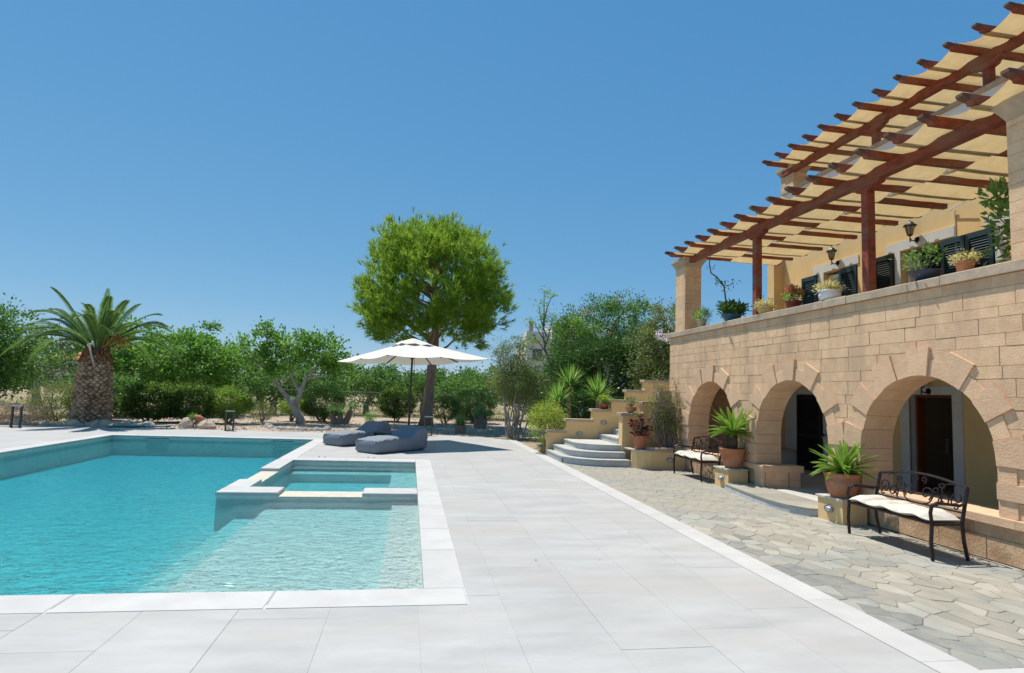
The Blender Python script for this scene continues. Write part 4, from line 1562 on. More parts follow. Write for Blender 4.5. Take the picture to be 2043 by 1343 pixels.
ang = math.atan2(17.19 - 15.8, .54 + .77)
ux, uy = math.cos(ang), math.sin(ang)
nx_, ny_ = -uy, ux
make_lounger('blue-grey bean-bag lounger nearest the spa, half in parasol shade', (-.77 + nx_ * LW / 2, 15.8 + ny_ * LW / 2, .004), ang)
make_lounger('blue-grey bean-bag lounger behind the table, farther from the spa', (-1.83 + nx_ * LW / 2, 17.58 + ny_ * LW / 2, .004), ang)
M['navy'] = mat('navy_table', (.022, .032, .052, 1), rough=.45)
tb = thing('side_table', 'low dark blue square table between the two loungers', 'table', (-.55, 17.72, 0), ang)
MB().prism([(-.3, -.33), (.42, -.33), (.42, .33), (-.3, .33)], 'z', .40, .44, .004).build('table_top', M['navy'], tb)
for x in (-.27, .39):
    for y in (-.30, .30):
        MB().box(x - .025, x + .025, y - .025, y + .025, 0, .40).build('leg', M['navy'], tb)
MB().box(-.245, .365, -.29, -.27, .34, .398).box(-.245, .365, .27, .29, .34, .398).build('apron', M['navy'], tb)

# parasol
M['canvas'] = mat('off_white_canvas', (.74, .70, .62, 1), (.70, .66, .58, 1), scale=3, rough=.9, bump=.08, bscale=120, tw=.04, bdist=.003, spec=.1)
M['parasol_wood'] = mat('dark_brown_pole', (.07, .04, .03, 1), (.05, .03, .02, 1), scale=12, rough=.5)
pc = Vector((.0, 19.30, 0))
pa = .504
par = thing('parasol', 'large square off-white parasol on a dark pole over the loungers', 'parasol', pc, pa)
HS, ZR, ZT = 1.75, 2.58, 3.22
MB().tube([(0, 0, .03), (0, 0, 3.2)], .032, 12).build('pole', M['parasol_wood'], par)
MB().lathe([(.30, 0), (.30, .05), (.1, .07), (.05, .1), (.05, .3)], 20).build('base', M['navy'], par)
ends = []
for k in range(8):
    a = math.pi / 4 * k
    q = HS if k % 2 == 0 else HS * math.sqrt(2)
    ends.append((q * math.cos(a), q * math.sin(a)))
SA = 10
cv, cf = [], []
NR = 10
tilt = lambda x, y: .028 * x - .035 * y
for i in range(NR + 1):
    f = .16 + .84 * i / NR
    for k in range(8):
        p, q = ends[k], ends[(k + 1) % 8]
        for j in range(SA):
            u = j / SA
            x, y = p[0] + (q[0] - p[0]) * u, p[1] + (q[1] - p[1]) * u
            corner = 0
            z = ZT - (ZT - ZR) * f ** .93 - .05 * math.sin(math.pi * u) * f
            s_ = 1 - .02 * math.sin(math.pi * u)
            cv.append((x * f * s_, y * f * s_, z + tilt(x * f, y * f)))
K = 8 * SA
cf = [(i * K + k, i * K + (k + 1) % K, (i + 1) * K + (k + 1) % K, (i + 1) * K + k) for i in range(NR) for k in range(K)]
MB().add(cv, cf).build('canopy', M['canvas'], par, smooth=True)
vv, vf = [], []
for i in range(5):
    f = .02 + .27 * i / 4
    for k in range(8):
        p = ends[k]
        m_ = (math.cos(math.pi / 4 * k + math.pi / 8) * HS * 1.15, math.sin(math.pi / 4 * k + math.pi / 8) * HS * 1.15)
        for u, sgz in ((p, 0), (m_, 1)):
            vv.append((u[0] * f, u[1] * f, ZT + .055 - .235 * (f / .29) ** 1.2 + (.035 if sgz and i == 4 else 0)))
vf = [(i * 16 + k, i * 16 + (k + 1) % 16, (i + 1) * 16 + (k + 1) % 16, (i + 1) * 16 + k) for i in range(4) for k in range(16)]
vf.append(tuple(range(16))[::-1])
MB().add(vv, vf).build('vent', M['canvas'], par, smooth=True)
MB().lathe([(.02, 3.2), (.035, 3.3), (.02, 3.335), (.004, 3.34)], 10).build('finial', M['parasol_wood'], par)
hubz = 2.66
MB().lathe([(.04, hubz - .05), (.06, hubz - .04), (.06, hubz + .03), (.04, hubz + .04)], 12).build('hub', M['parasol_wood'], par)
for k in range(8):
    p = ends[k]
    e = lambda f: (p[0] * f, p[1] * f, ZT - (ZT - ZR) * f ** .93 - .025 + tilt(p[0] * f, p[1] * f))
    rbm = MB().tube([(p[0] * .02, p[1] * .02, ZT - .04), e(.3), e(.65), e(.985)], .020, 5).build('rib', M['parasol_wood'], par)
    MB().tube([(p[0] * .02, p[1] * .02, hubz), e(.46)], .019, 5).build('strut', M['parasol_wood'], rbm)
MB().tube([(.07, -.03, 2.62), (.08, -.03, 2.0)], .006, 4).build('cord', M['parasol_wood'], par)

# ------------------------------------------------------------------ bollard lights along the deck edge
M['bollard'] = mat('dark_grey_metal', (.075, .07, .07, 1), rough=.45, metal=.3)
for label, loc in (('grey frame bollard light at the left edge of the deck', (-12.35, 21.75, 0)),
                   ('grey frame bollard light near the far side of the pool', (-6.13, 22.45, 0)),
                   ('grey frame bollard light in front of the pine trunk', (.70, 22.5, 0))):
    t = thing('bollard_light', label, 'light', loc, group='frame bollard lights along the deck edge')
    for x in (-.125, .125):
        MB().box(x - .022, x + .022, -.035, .035, 0, .66).build('post', M['bollard'], t)
    MB().box(-.16, .16, -.055, .055, 0, .012).box(-.103, .103, -.03, .03, .012, .03).build('foot_plate', M['bollard'], t)
    MB().box(-.147, .147, -.04, .04, .662, .70).build('lamp_head', mat('brushed_grey', (.42, .43, .44, 1), rough=.3, metal=.5), t)

# ------------------------------------------------------------------ foliage builders
M['bark'] = mat('grey_brown_bark', (.20, .15, .11, 1), (.31, .25, .20, 1), scale=9, detail=8, stretch=(1, 1, .3), rough=.95, bump=1, bscale=16, bdist=.03, spec=.1)
M['bark_pale'] = mat('pale_grey_bark', (.34, .30, .25, 1), (.48, .43, .37, 1), scale=7, detail=8, stretch=(1, 1, .4), rough=.95, bump=1, bscale=16, bdist=.03, spec=.1)
M['bark_pine'] = mat('pine_bark', (.24, .15, .11, 1), (.35, .25, .19, 1), scale=7, detail=8, stretch=(1, 1, .3), rough=.95, bump=1, bscale=12, bdist=.05, spec=.1)
LF = dict(
    orchard=leafmat('pistachio_leaf', (.030, .075, .016, 1), (.095, .175, .035, 1), tw=.3),
    bright=leafmat('bright_leaf', (.045, .11, .016, 1), (.125, .225, .035, 1), tw=.35),
    dark=leafmat('dark_evergreen_leaf', (.016, .042, .012, 1), (.055, .105, .022, 1), tw=.2, rough=.35),
    olive=leafmat('olive_leaf', (.060, .085, .028, 1), (.16, .185, .060, 1), tw=.3),
    yellow=leafmat('yellow_green_leaf', (.11, .16, .02, 1), (.26, .30, .05, 1), tw=.4),
    hedge=leafmat('hedge_leaf', (.018, .042, .010, 1), (.062, .105, .020, 1), tw=.25, rough=.35),
    hedgetop=leafmat('pale_hedge_leaf', (.07, .13, .02, 1), (.19, .26, .05, 1), tw=.35),
    dry=leafmat('dry_shrub_leaf', (.15, .11, .07, 1), (.25, .20, .12, 1), tw=.2),
    pine=leafmat('pine_needle', (.060, .115, .014, 1), (.20, .29, .030, 1), (.34, .30, .07, 1), tw=.46, clump=.9),
    palm=leafmat('palm_leaflet', (.028, .068, .016, 1), (.10, .155, .036, 1), tw=.28, rough=.35, clump=.6),
    yucca=leafmat('yucca_leaf', (.065, .13, .022, 1), (.17, .27, .055, 1), tw=.3, rough=.4, clump=3),
    agave=leafmat('blue_green_yucca_leaf', (.055, .12, .035, 1), (.13, .22, .065, 1), tw=.25, rough=.4, clump=3),
    feather=leafmat('feathery_leaf', (.060, .13, .022, 1), (.16, .26, .050, 1), tw=.45),
)


def clumps_in(ells, per_m3=None, total=80, shell=.55):
    """Clump centres spread through ellipsoids ((cx, cy, cz), (rx, ry, rz), weight), mostly near the outside."""
    out = []
    ws = np.array([e[2] if len(e) > 2 else e[1][0] * e[1][1] * e[1][2] for e in ells], float)
    ws /= ws.sum()
    for (c, r, *_), w_ in zip(ells, ws):
        n_ = max(3, int(total * w_))
        d = unit(RNG.normal(size=(n_, 3)))
        rad = shell + (1 - shell) * RNG.uniform(0, 1, (n_, 1)) ** .6
        out.append(np.array(c) + d * rad * np.array(r))
    return np.concatenate(out)


def leaves_on(centres, spread, per, ll, lw, core=None, droop=0, upb=.6):
    n_ = len(centres) * per
    ctr = np.repeat(centres, per, 0)
    sp_ = spread * RNG.uniform(.6, 1.3, (len(centres), 1))
    off = RNG.normal(size=(n_, 3)) * np.repeat(sp_, per, 0) * np.array([1, 1, .75])
    pos = ctr + off
    out = off + RNG.normal(size=(n_, 3)) * spread * .6
    if core is not None:
        out = out + unit(ctr - np.array(core)) * spread * .9
    out[:, 2] += spread * (.25 - droop)
    return leaf_quads(pos, out, ll, lw, .8, upb)


def limbs(mb, base, targets, r0, seed, wob=.12):
    r = random.Random(seed)
    b = Vector(base)
    for t in targets:
        t = Vector(t)
        mid1 = b.lerp(t, .35) + Vector((r.uniform(-wob, wob), r.uniform(-wob, wob), r.uniform(0, wob))) * (t - b).length
        mid2 = b.lerp(t, .7) + Vector((r.uniform(-wob, wob), r.uniform(-wob, wob), r.uniform(0, wob))) * (t - b).length
        mb.tube([b, mid1, mid2, t], [r0, r0 * .75, r0 * .5, r0 * .2], 6)


def tree(name, label, base, trunk, r0, ells, leaf, total, per, spread, ll, lw, seed, bark='bark', group=None, cat='tree', nl=14, shell=.5, twigs=0, part='crown'):
    """Trunk path (relative), crown ellipsoids (relative), leaf size; parts: trunk, crown."""
    t = thing(name, label, cat, base, group=group)
    cl = clumps_in(ells, total=total, shell=shell)
    top = Vector(trunk[-1])
    mb = MB()
    mb.tube([Vector(p) for p in trunk], [r0 * (1 - .45 * k / max(1, len(trunk) - 1)) * (1.25 if k == 0 else 1) for k in range(len(trunk))], 9)
    idx = np.random.default_rng(seed).choice(len(cl), min(nl, len(cl)), replace=False)
    limbs(mb, top, [cl[i] for i in idx], r0 * .42, seed)
    mb.build('trunk', M[bark], t, smooth=True)
    core = np.mean([e[0] for e in ells], axis=0)
    q = leaves_on(cl, spread, per, ll, lw, core)
    link(part, np_mesh(part, q, 4, LF[leaf]), t)
    return t


def bush(name, label, base, rx, ry, h, leaf, n_cl, per, ll, lw, seed, z0=.15, boxy=2.6, group=None, stems=7, spread=.09, toplight=None):
    """Clipped shrub: leaves crowd a rounded-box shell above bare stems."""
    t = thing(name, label, 'shrub', base, group=group)
    r = np.random.default_rng(seed)
    d = unit(r.normal(size=(n_cl, 3)))
    k = (np.abs(d) ** boxy).sum(1, keepdims=True) ** (-1 / boxy)
    rad = r.uniform(.62, 1.0, (n_cl, 1)) ** .5
    lump = 1 + .08 * np.sin(d[:, :1] * 5 + seed) * np.cos(d[:, 1:2] * 6 + seed * 2) + r.normal(0, .035, (n_cl, 1))
    cl = d * k * rad * lump * np.array([rx, ry, (h - z0) / 2]) + np.array([0, 0, (h + z0) / 2])
    mb = MB()
    rr_ = random.Random(seed)
    for s in range(stems):
        tgt = cl[rr_.randrange(n_cl)]
        limbs(mb, (rr_.uniform(-.12, .12) * rx, rr_.uniform(-.12, .12) * ry, -.03), [tgt], .028, seed * 31 + s, .1)
    mb.build('stems', M['bark'], t)
    q = leaves_on(cl, spread, per, ll, lw, (0, 0, h * .4))
    link('foliage', np_mesh('foliage', q, 4, LF[leaf]), t)
    if toplight:
        c2 = cl[cl[:, 2] > h * .82]
        if len(c2) > 4:
            q = leaves_on(c2 + np.array([0, 0, .05]), spread * .8, max(3, per // 3), ll, lw, (0, 0, 0))
            link('new_growth', np_mesh('new_growth', q, 4, LF[toplight]), t)
    return t


# ------------------------------------------------------------------ stone pine behind the parasol
pine = thing('pine_tree', 'tall round-headed pine tree rising behind the white parasol', 'tree', (.82, 29.0, 0))
tr_ = MB()
tp = [(-.03, 0, -.05), (0, 0, .5), (.05, 0, 1.6), (.12, 0, 2.8), (.2, 0, 3.6), (.2, 0, 4.8), (.1, .1, 6.2), (.1, .1, 8.0)]
tr_.tube(tp, [.38, .27, .235, .22, .21, .17, .12, .05], 14)
ell = [((.12, 0, 6.7), (3.7, 3.4, 2.9), 1)]
n_c = 760
d = unit(RNG.normal(size=(n_c, 3)))
d[:, 2] = np.where(d[:, 2] < -.78, -d[:, 2] * .6, d[:, 2])
d = unit(d)
rad = (.45 + .55 * RNG.uniform(0, 1, (n_c, 1)) ** .55)
lump = 1 + .07 * np.sin(4.1 * d[:, :1] + 2) * np.sin(3.3 * d[:, 2:3] + 1) + .05 * np.cos(7 * d[:, :1] + 5 * d[:, 2:3]) + RNG.normal(0, .035, (n_c, 1))
pcl = d * rad * lump * np.array([3.6, 3.4, 3.4]) + np.array([.02, 0, 6.45])
sel = RNG.choice(n_c, 46, replace=False)
for i in sel:
    zb = max(3.3, min(7.2, pcl[i, 2] - .9 - abs(pcl[i, 0]) * .28))
    limbs(tr_, (.15, .05, zb), [pcl[i]], .075, int(i), .07)
tr_.build('trunk', M['bark_pine'], pine, smooth=True)
tuft_c = np.repeat(pcl, 10, 0) + RNG.normal(size=(n_c * 10, 3)) * np.array([.21, .21, .16])
tuft_d = unit(unit(tuft_c - np.array([.12, 0, 5.6])) * .8 + np.array([0, 0, .75]) + RNG.normal(size=tuft_c.shape) * .35)
NN = 16
tc = np.repeat(tuft_c, NN, 0)
td = np.repeat(tuft_d, NN, 0)
nd = unit(td + RNG.normal(size=tc.shape) * .52)
tc = tc + td * RNG.uniform(-.08, .12, (len(tc), 1))
sd = unit(np.cross(nd, RNG.normal(size=nd.shape)))
ln = RNG.uniform(.22, .36, (len(tc), 1))
tri = np.stack([tc - sd * .015, tc + sd * .015, tc + nd * ln + np.array([0, 0, -.02])], 1).reshape(-1, 3)
link('crown', np_mesh('crown', tri, 3, LF['pine']), pine)
cn = MB()
for i in np.argsort(-pcl[:, 2])[:95]:
    c = pcl[i]
    for q in range(2):
        p = Vector(c) + Vector((random.uniform(-.25, .25), random.uniform(-.25, .25), .15))
        cn.tube([p, p + Vector((0, 0, random.uniform(.2, .34)))], [.014, .005], 4)
cn.build('candles', mat('pine_candle', (.16, .17, .06, 1), rough=.9), pine)

# ------------------------------------------------------------------ date palm on the left
palm = thing('palm_tree', 'stout date palm with a scaly trunk left of the pool', 'tree', (-11.3, 24.1, 0))
prof = [(.62, -.05), (.60, .25), (.565, .6), (.545, 1.0), (.545, 1.45), (.515, 1.75), (.46, 2.05), (.37, 2.25), (.30, 2.45), (.26, 2.75)]
tk = MB().lathe(prof, 22)
tk.build('trunk', mat('palm_core', (.10, .065, .045, 1), rough=.95), palm)
sc_ = MB()
rz_ = np.array([p[1] for p in prof])
rr_ = np.array([p[0] for p in prof])
rows, per = 30, 17
rp = random.Random(8)
for i in range(rows):
    z_row = .0 + i * .083
    R = float(np.interp(z_row, rz_, rr_))
    for k in range(per):
        z = z_row + rp.uniform(-.02, .02)
        a = (k + .5 * (i % 2)) * 2 * math.pi / per + rp.uniform(-.07, .07)
        w_, h_ = math.pi * R / per * 1.0, .088
        o = R + rp.uniform(.025, .10)
        ca, sa = math.cos(a), math.sin(a)
        P = lambda rr, t, zz: (rr * ca - t * sa, rr * sa + t * ca, zz)
        sc_.add([P(R * .97, -w_, z), P(R * .97, 0, z - h_), P(R * .97, w_, z), P(R * .98, 0, z + h_), P(o, -w_ * .62, z + .022), P(o - .01, 0, z - .028), P(o, w_ * .62, z + .022), P(o - .012, 0, z + .05)],
                [(0, 1, 5, 4), (1, 2, 6, 5), (2, 3, 7, 6), (3, 0, 4, 7), (4, 5, 6, 7)])
tag(sc_.build('leaf_scars', leafmat('palm_leaf_base', (.10, .058, .030, 1), (.29, .205, .135, 1), tw=-.12, rough=.95, clump=2.5), palm), kind='stuff')
fb = MB()
for k in range(60):
    a = rp.uniform(0, 6.28)
    z = rp.uniform(2.15, 2.7)
    R = float(np.interp(z, rz_, rr_))
    fb.tube([(R * math.cos(a), R * math.sin(a), z), ((R + .12) * math.cos(a), (R + .12) * math.sin(a), z + .10), ((R + .08) * math.cos(a), (R + .08) * math.sin(a), z + .22)], [.05, .04, .012], 5)
fb.build('neck_fibre', mat('palm_fibre', (.17, .075, .03, 1), (.26, .13, .06, 1), scale=15, rough=.95), palm)
fm = dict(A=[frond_mesh('frond', l, 90, .44, .028, dr, LF['palm'], .034, li, .42, 5) for l, dr, li in ((2.9, .80, .78), (2.7, .78, .98), (3.05, .92, .80))],
          B=[frond_mesh('frond', l, 90, .44, .028, dr, LF['palm'], .034, li, .42, 5) for l, dr, li in ((2.5, .88, 1.22), (2.3, .86, 1.38))],
          C=[frond_mesh('frond', l, 84, .42, .028, dr, LF['palm'], .032, li, .42, 5) for l, dr, li in ((1.9, .95, 1.8), (1.6, .85, 2.05))],
          D=[frond_mesh('frond', .62, 64, .34, .02, .6, LF['palm'], .028, 4.2, .42, 5)])
tiers = [('A', h) for h in (178, 190, 165, 4, -12, 205, 250, 300, 70)] + [('B', h) for h in (172, 200, 15, -20, 150, 40, 235, 280, 320, 90, 120)] + [('C', h) for h in (160, 215, 20, -35, 265, 60, 130, 305)] + [('D', h) for h in (100, 300)]
for k, (tn, hd) in enumerate(tiers):
    o = link('frond', fm[tn][k % len(fm[tn])], palm, (.10 * math.cos(math.radians(hd)), .10 * math.sin(math.radians(hd)), 2.60))
    o.rotation_euler = (rp.uniform(-.15, .15), rp.uniform(-.08, .08), math.radians(hd + rp.uniform(-6, 6)))
    sk_ = rp.uniform(.92, 1.06)
    o.scale = (sk_,) * 3
fc = MB()
for (hx, hz, nn) in ((.75, 3.25, 60), (.95, 3.1, 50)):
    fc.tube([(.1, -.1, 2.65), (hx * .55, -.2, hz - .1), (hx, -.25, hz)], .022, 5)
    for k in range(nn):
        a, b = rp.uniform(-.35, .25), rp.uniform(-.4, .15)
        fc.tube([(hx * .9, -.24, hz), (hx + a * .7, -.25 + rp.uniform(-.2, .2), hz + b * .5), (hx + a, -.25 + rp.uniform(-.25, .25), hz + b - .1)], [.008, .006, .005], 3)
fc.build('fruit_stalks', mat('orange_date_stalk', (.48, .22, .04, 1), (.38, .20, .06, 1), scale=9, rough=.8), palm)
fd = MB()
for k in range(26):
    x0 = -.95 + rp.uniform(-.25, .25)
    fd.tube([(-.7, -.2, 3.05), (x0, -.2 + rp.uniform(-.2, .2), 2.95), (x0 - .08, -.2 + rp.uniform(-.2, .2), 2.95 - rp.uniform(.2, .5))], [.006, .005, .006], 3)
fd.build('old_fruit_stalks', mat('brown_date_stalk', (.20, .13, .09, 1), rough=.9), palm)
MB().tube([(-.05, -.5, 2.85), (.12, -.66, 2.5), (.28, -.72, 2.1)], [.04, .03, .02], 6).tube([(-.1, -.45, 2.8), (.1, -.5, 2.9)], [.07, .03], 6).build('cut_stalk', mat('bleached_stalk', (.58, .50, .38, 1), rough=.9), palm)

# ------------------------------------------------------------------ gnarled pistachio tree
gn = thing('pistachio_tree', 'gnarled pale-trunked tree leaning left of the parasol', 'tree', (-4.64, 27.65, 0))
gt = MB()
gt.tube([(.02, 0, -.05), (-.08, 0, .3), (-.42, 0, .85), (-.55, 0, 1.1)], [.24, .17, .145, .13], 9)
gt.tube([(-.40, 0, .85), (-1.15, .1, 1.7), (-1.6, .1, 2.5), (-1.62, 0, 3.2), (-1.7, 0, 4.2)], [.12, .09, .065, .045, .02], 8)
gt.tube([(-.30, 0, .7), (-.1, 0, 1.35), (.1, 0, 2.0), (.6, .1, 2.6), (1.1, .1, 3.1)], [.13, .10, .075, .05, .025], 8)
gt.tube([(-.1, 0, 1.3), (-.5, .2, 1.9), (-.7, .2, 2.6), (-.4, .1, 3.4)], [.075, .06, .04, .02], 7)
gt.tube([(-1.4, 0, 2.2), (-2.1, -.1, 2.6), (-2.5, 0, 3.1)], [.07, .05, .02], 6)
gt.tube([(.1, 0, 1.95), (.9, -.2, 2.1), (1.7, 0, 2.5)], [.07, .05, .02], 6)
gt.build('trunk', M['bark_pale'], gn, smooth=True)
ge = [((-1.7, 0, 3.9), (.45, .5, .5), .5), ((-.6, 0, 3.3), (1.1, 1.0, .85), 2.2), ((.7, 0, 3.1), (1.2, 1.0, .8), 2.2), ((1.5, 0, 2.4), (.9, .9, .6), 1.3), ((-2.2, 0, 2.9), (.7, .7, .5), .9), ((-1.2, 0, 2.5), (.8, .8, .5), .9)]
gc = clumps_in(ge, total=190, shell=.35)
link('crown', np_mesh('crown', leaves_on(gc, .15, 27, .16, .11, (0, 0, 2)), 4, LF['bright']), gn)

# ------------------------------------------------------------------ orchard and garden trees
def orchard(label, x, y, rx, h, leaf, seed, total=150, per=46, ll=.165, lw=.11, z0=.25, group='orchard trees beyond the fence', name='orchard_tree', flat=.8):
    r = random.Random(seed)
    c = (h + z0) / 2
    rz = (h - z0) / 2
    ells = [((0, 0, c), (rx * .85, rx * .8, rz * flat), 2)]
    for k in range(6):
        a = k * 1.047 + r.uniform(-.3, .3)
        ells.append(((rx * .55 * math.cos(a), rx * .5 * math.sin(a), c + r.uniform(-.25, .45) * rz), (rx * .5, rx * .5, rz * .6), .8))
    return tree(name, label, (x, y, GZ), [(0, 0, 0), (r.uniform(-.2, .2), 0, h * .2), (r.uniform(-.3, .3), 0, h * .4)], .13 + h * .02, ells, leaf, total, per, .20, ll, lw, seed, 'bark_pale', group)


orchard('broad leafy tree filling the gap right of the palm', -11.7, 33.0, 3.5, 4.75, 'bright', 1, 340, 60, group=None, name='leafy_tree', z0=.3)
orchard('dense leafy tree at the left edge behind the palm', -17.2, 27.2, 2.2, 4.6, 'orchard', 2, 300, 60, .13, .085, group=None, name='leafy_tree', z0=.2)
orchard('pale green tree right behind the palm trunk', -13.2, 29.0, 1.4, 1.9, 'orchard', 3, 120, 50, group=None, name='leafy_tree', z0=.2)
spots = [(-19.5, 36, 3.0, 4.2), (-24.5, 39, 3.2, 4.0), (-7.6, 36, 2.3, 3.5), (-6.0, 41, 2.6, 3.4), (-2.6, 38, 2.5, 3.1), (.9, 40, 2.7, 3.0), (4.3, 37.5, 2.7, 3.3), (7.6, 37, 2.5, 3.6), (-10.0, 44, 3.0, 4.0), (11.5, 42, 3.2, 4.2), (-15.0, 42, 3.0, 3.9), (-1.0, 47, 3.0, 3.2), (4.6, 48, 3.0, 3.3), (-31, 42, 3.5, 4.3)]
words = ['far left beyond the low hedge', 'at the far left horizon', 'left behind the gnarled tree', 'in the second row behind the gnarled tree', 'just left of the pine trunk', 'directly behind the pine trunk', 'right of the pine trunk', 'behind the tall olive-green shrub', 'in the second row left of the gnarled tree', 'far right beyond the white house side', 'second row behind the palm', 'third row left of the pine', 'third row right of the pine', 'outermost on the left']
for k, ((x, y, rx, h), w_) in enumerate(zip(spots, words)):
    orchard('orchard tree ' + w_, x, y, rx, h, 'orchard', 20 + k, 130, 42)

# right side, behind the stairs
tree('evergreen_tree', 'dense dark evergreen behind the garden stairs', (7.0, 21.0, 0), [(0, 0, 0), (.1, 0, .9), (0, 0, 1.6)], .16,
     [((-.3, 0, 2.2), (2.1, 1.4, 1.5), 3), ((.9, 0, 3.0), (1.2, 1.2, 1.1), 1.5), ((-1.2, 0, 2.6), (.9, 1, .9), .9)], 'dark', 420, 58, .15, .11, .055, 51)
tree('evergreen_tree', 'tall bushy tree with reddish seed heads behind the stairs', (7.6, 25.0, 0), [(0, 0, 0), (.1, 0, 1.5), (.2, 0, 2.8)], .16,
     [((.3, 0, 4.3), (1.9, 1.6, 1.5), 2.5), ((1.5, 0, 4.9), (1.2, 1.2, 1.2), 1.3), ((-1.0, 0, 3.7), (1.1, 1.1, 1.2), 1.2)], 'orchard', 330, 50, .17, .14, .05, 52)
sh = clumps_in([((.3, -.6, 4.4), (1.9, 1.4, 1.5), 1)], total=60, shell=.75)
link('seed_heads', np_mesh('seed_heads', leaves_on(sh, .10, 14, .07, .04), 4, leafmat('red_brown_seed', (.16, .07, .04, 1), (.25, .14, .08, 1))), [o for o in bpy.data.objects if o.get('label') == 'tall bushy tree with reddish seed heads behind the stairs'][0])
tree('yellow_green_tree', 'yellow-green tree against the far corner of the villa', (8.75, 19.4, 0), [(0, 0, 0), (0, 0, 1.5), (.0, 0, 2.8)], .13,
     [((0, 0, 3.9), (1.0, 1.0, 1.1), 2), ((-.7, -.2, 3.1), (.9, .9, 1.1), 1.4), ((-.6, -.4, 2.2), (.9, .8, .8), 1)], 'olive', 260, 56, .13, .10, .05, 53)
bq = leaves_on(clumps_in([((8.0, 18.2, 3.60), (.26, .15, .07), 1), ((7.75, 18.2, 3.70), (.15, .1, .05), .5)], total=9, shell=.3), .06, 26, .055, .045)
tag(link('bougainvillea', np_mesh('bougainvillea', bq, 4, leafmat('lilac_petal', (.55, .32, .50, 1), (.70, .50, .66, 1)))), 'small spray of lilac blossom hanging beside the villa corner', 'flowers')


def feathery(name, label, base, path, r0, tips, seed):
    t = thing(name, label, 'tree', base)
    mb = MB()
    mb.tube(path, [r0 * (1 - .6 * k / (len(path) - 1)) for k in range(len(path))], 7)
    cl = []
    r = random.Random(seed)
    for (a, b, n_) in tips:
        a, b = Vector(a), Vector(b)
        mb.tube([a, a.lerp(b, .5) + Vector((r.uniform(-.08, .08), 0, .06)), b], [r0 * .45, r0 * .3, .012], 5)
        for k in range(n_):
            cl.append(tuple(b + Vector((r.gauss(0, .16), r.gauss(0, .16), r.gauss(0, .13)))))
    mb.build('trunk', M['bark'], t)
    link('crown', np_mesh('crown', leaves_on(np.array(cl), .09, 30, .11, .035, None, .3), 4, LF['feather']), t)


feathery('feathery_tree', 'thin bent tree with feathery tufts against the sky', (5.75, 24.0, 0), [(0, 0, 0), (.05, 0, 1.6), (-.15, 0, 2.8), (-.45, 0, 3.5)], .08,
         [((-.3, 0, 3.2), (-.95, 0, 4.0), 5), ((-.45, 0, 3.5), (-.55, 0, 4.8), 7), ((-.5, 0, 4.4), (-.55, 0, 5.9), 3), ((-.5, 0, 4.6), (-.2, 0, 5.7), 3), ((-.4, 0, 3.7), (-.9, 0, 4.5), 5), ((-.2, 0, 3.0), (-1.4, 0, 3.6), 4), ((-.45, 0, 3.5), (-.15, 0, 4.7), 5), ((-.4, 0, 4.0), (-.75, 0, 5.2), 4)], 61)
feathery('feathery_tree', 'light green feathery tree between the thin tree and the evergreens', (6.35, 23.5, 0), [(0, 0, 0), (0, 0, 2.0), (-.1, 0, 3.2), (-.12, 0, 4.0)], .07,
         [((-.1, 0, 3.2), (-.6, 0, 4.1), 10), ((-.1, 0, 3.6), (.1, 0, 4.6), 12), ((-.1, 0, 3.4), (.5, 0, 4.2), 12), ((-.1, 0, 3), (.3, 0, 3.5), 9), ((-.1, 0, 3), (-.5, 0, 3.5), 9)], 62)

# tall olive-green shrub at the corner of the deck
ts = thing('tall_shrub', 'tall olive-green multi-stemmed shrub at the deck corner', 'shrub', (4.05, 22.9, 0))
mb = MB()
r = random.Random(71)
tips = []
for k in range(16):
    a = r.uniform(0, 6.28)
    q = r.uniform(.2, 1.0)
    tp_ = (q * 1.15 * math.cos(a), q * .8 * math.sin(a), r.uniform(2.2, 4.3) - q * .8)
    limbs(mb, (r.uniform(-.4, .4), r.uniform(-.2, .2), -.03), [tp_], .035, 700 + k, .06)
    tips.append(tp_)
mb.build('stems', M['bark_pale'], ts)
tc_ = np.concatenate([clumps_in([((0, 0, 2.1), (1.15, .9, .95), 2.4), ((-.2, 0, 3.0), (.8, .7, .8), 1), ((.5, 0, 1.7), (.8, .8, .7), .8)], total=300, shell=.35),
                      np.repeat(np.array(tips), 3, 0) + RNG.normal(size=(48, 3)) * .12])
link('foliage', np_mesh('foliage', leaves_on(tc_, .12, 46, .085, .03, (0, 0, 1.4)), 4, LF['olive']), ts)

# ------------------------------------------------------------------ shrubs along the bed
bush('clipped_shrub', 'clipped dark shrub just right of the palm trunk', (-10.05, 25.9, 0), .88, .8, 1.42, 'hedge', 380, 40, .07, .05, 1, .24, 4.5, toplight='hedgetop', group='clipped shrubs in the garden bed')
bush('clipped_shrub', 'clipped shrub with pale top between two others, second from the palm', (-8.75, 26.3, 0), .92, .8, 1.40, 'hedge', 380, 40, .07, .05, 2, .24, 4.5, toplight='hedgetop', group='clipped shrubs in the garden bed')
bush('round_shrub', 'bright green round shrub on bare stems, third from the palm', (-7.35, 26.6, 0), .88, .8, 1.38, 'hedgetop', 320, 44, .07, .045, 3, .3, 2, group='clipped shrubs in the garden bed', stems=12)
bush('olive_shrub', 'loose olive-toned shrub left of the palm trunk', (-12.9, 25.0, 0), .95, .7, 1.40, 'olive', 260, 40, .06, .022, 4, .1, 2)
bush('dry_shrub', 'low dry reddish shrub behind the left bollard light', (-13.2, 23.5, 0), .85, .5, .62, 'dry', 150, 36, .06, .02, 5, .02, 2)
bush('dark_shrub', 'dark glossy shrub behind the small yuccas', (-4.0, 29.5, 0), .95, .8, 1.62, 'dark', 320, 46, .07, .04, 6, .15, 2.2)
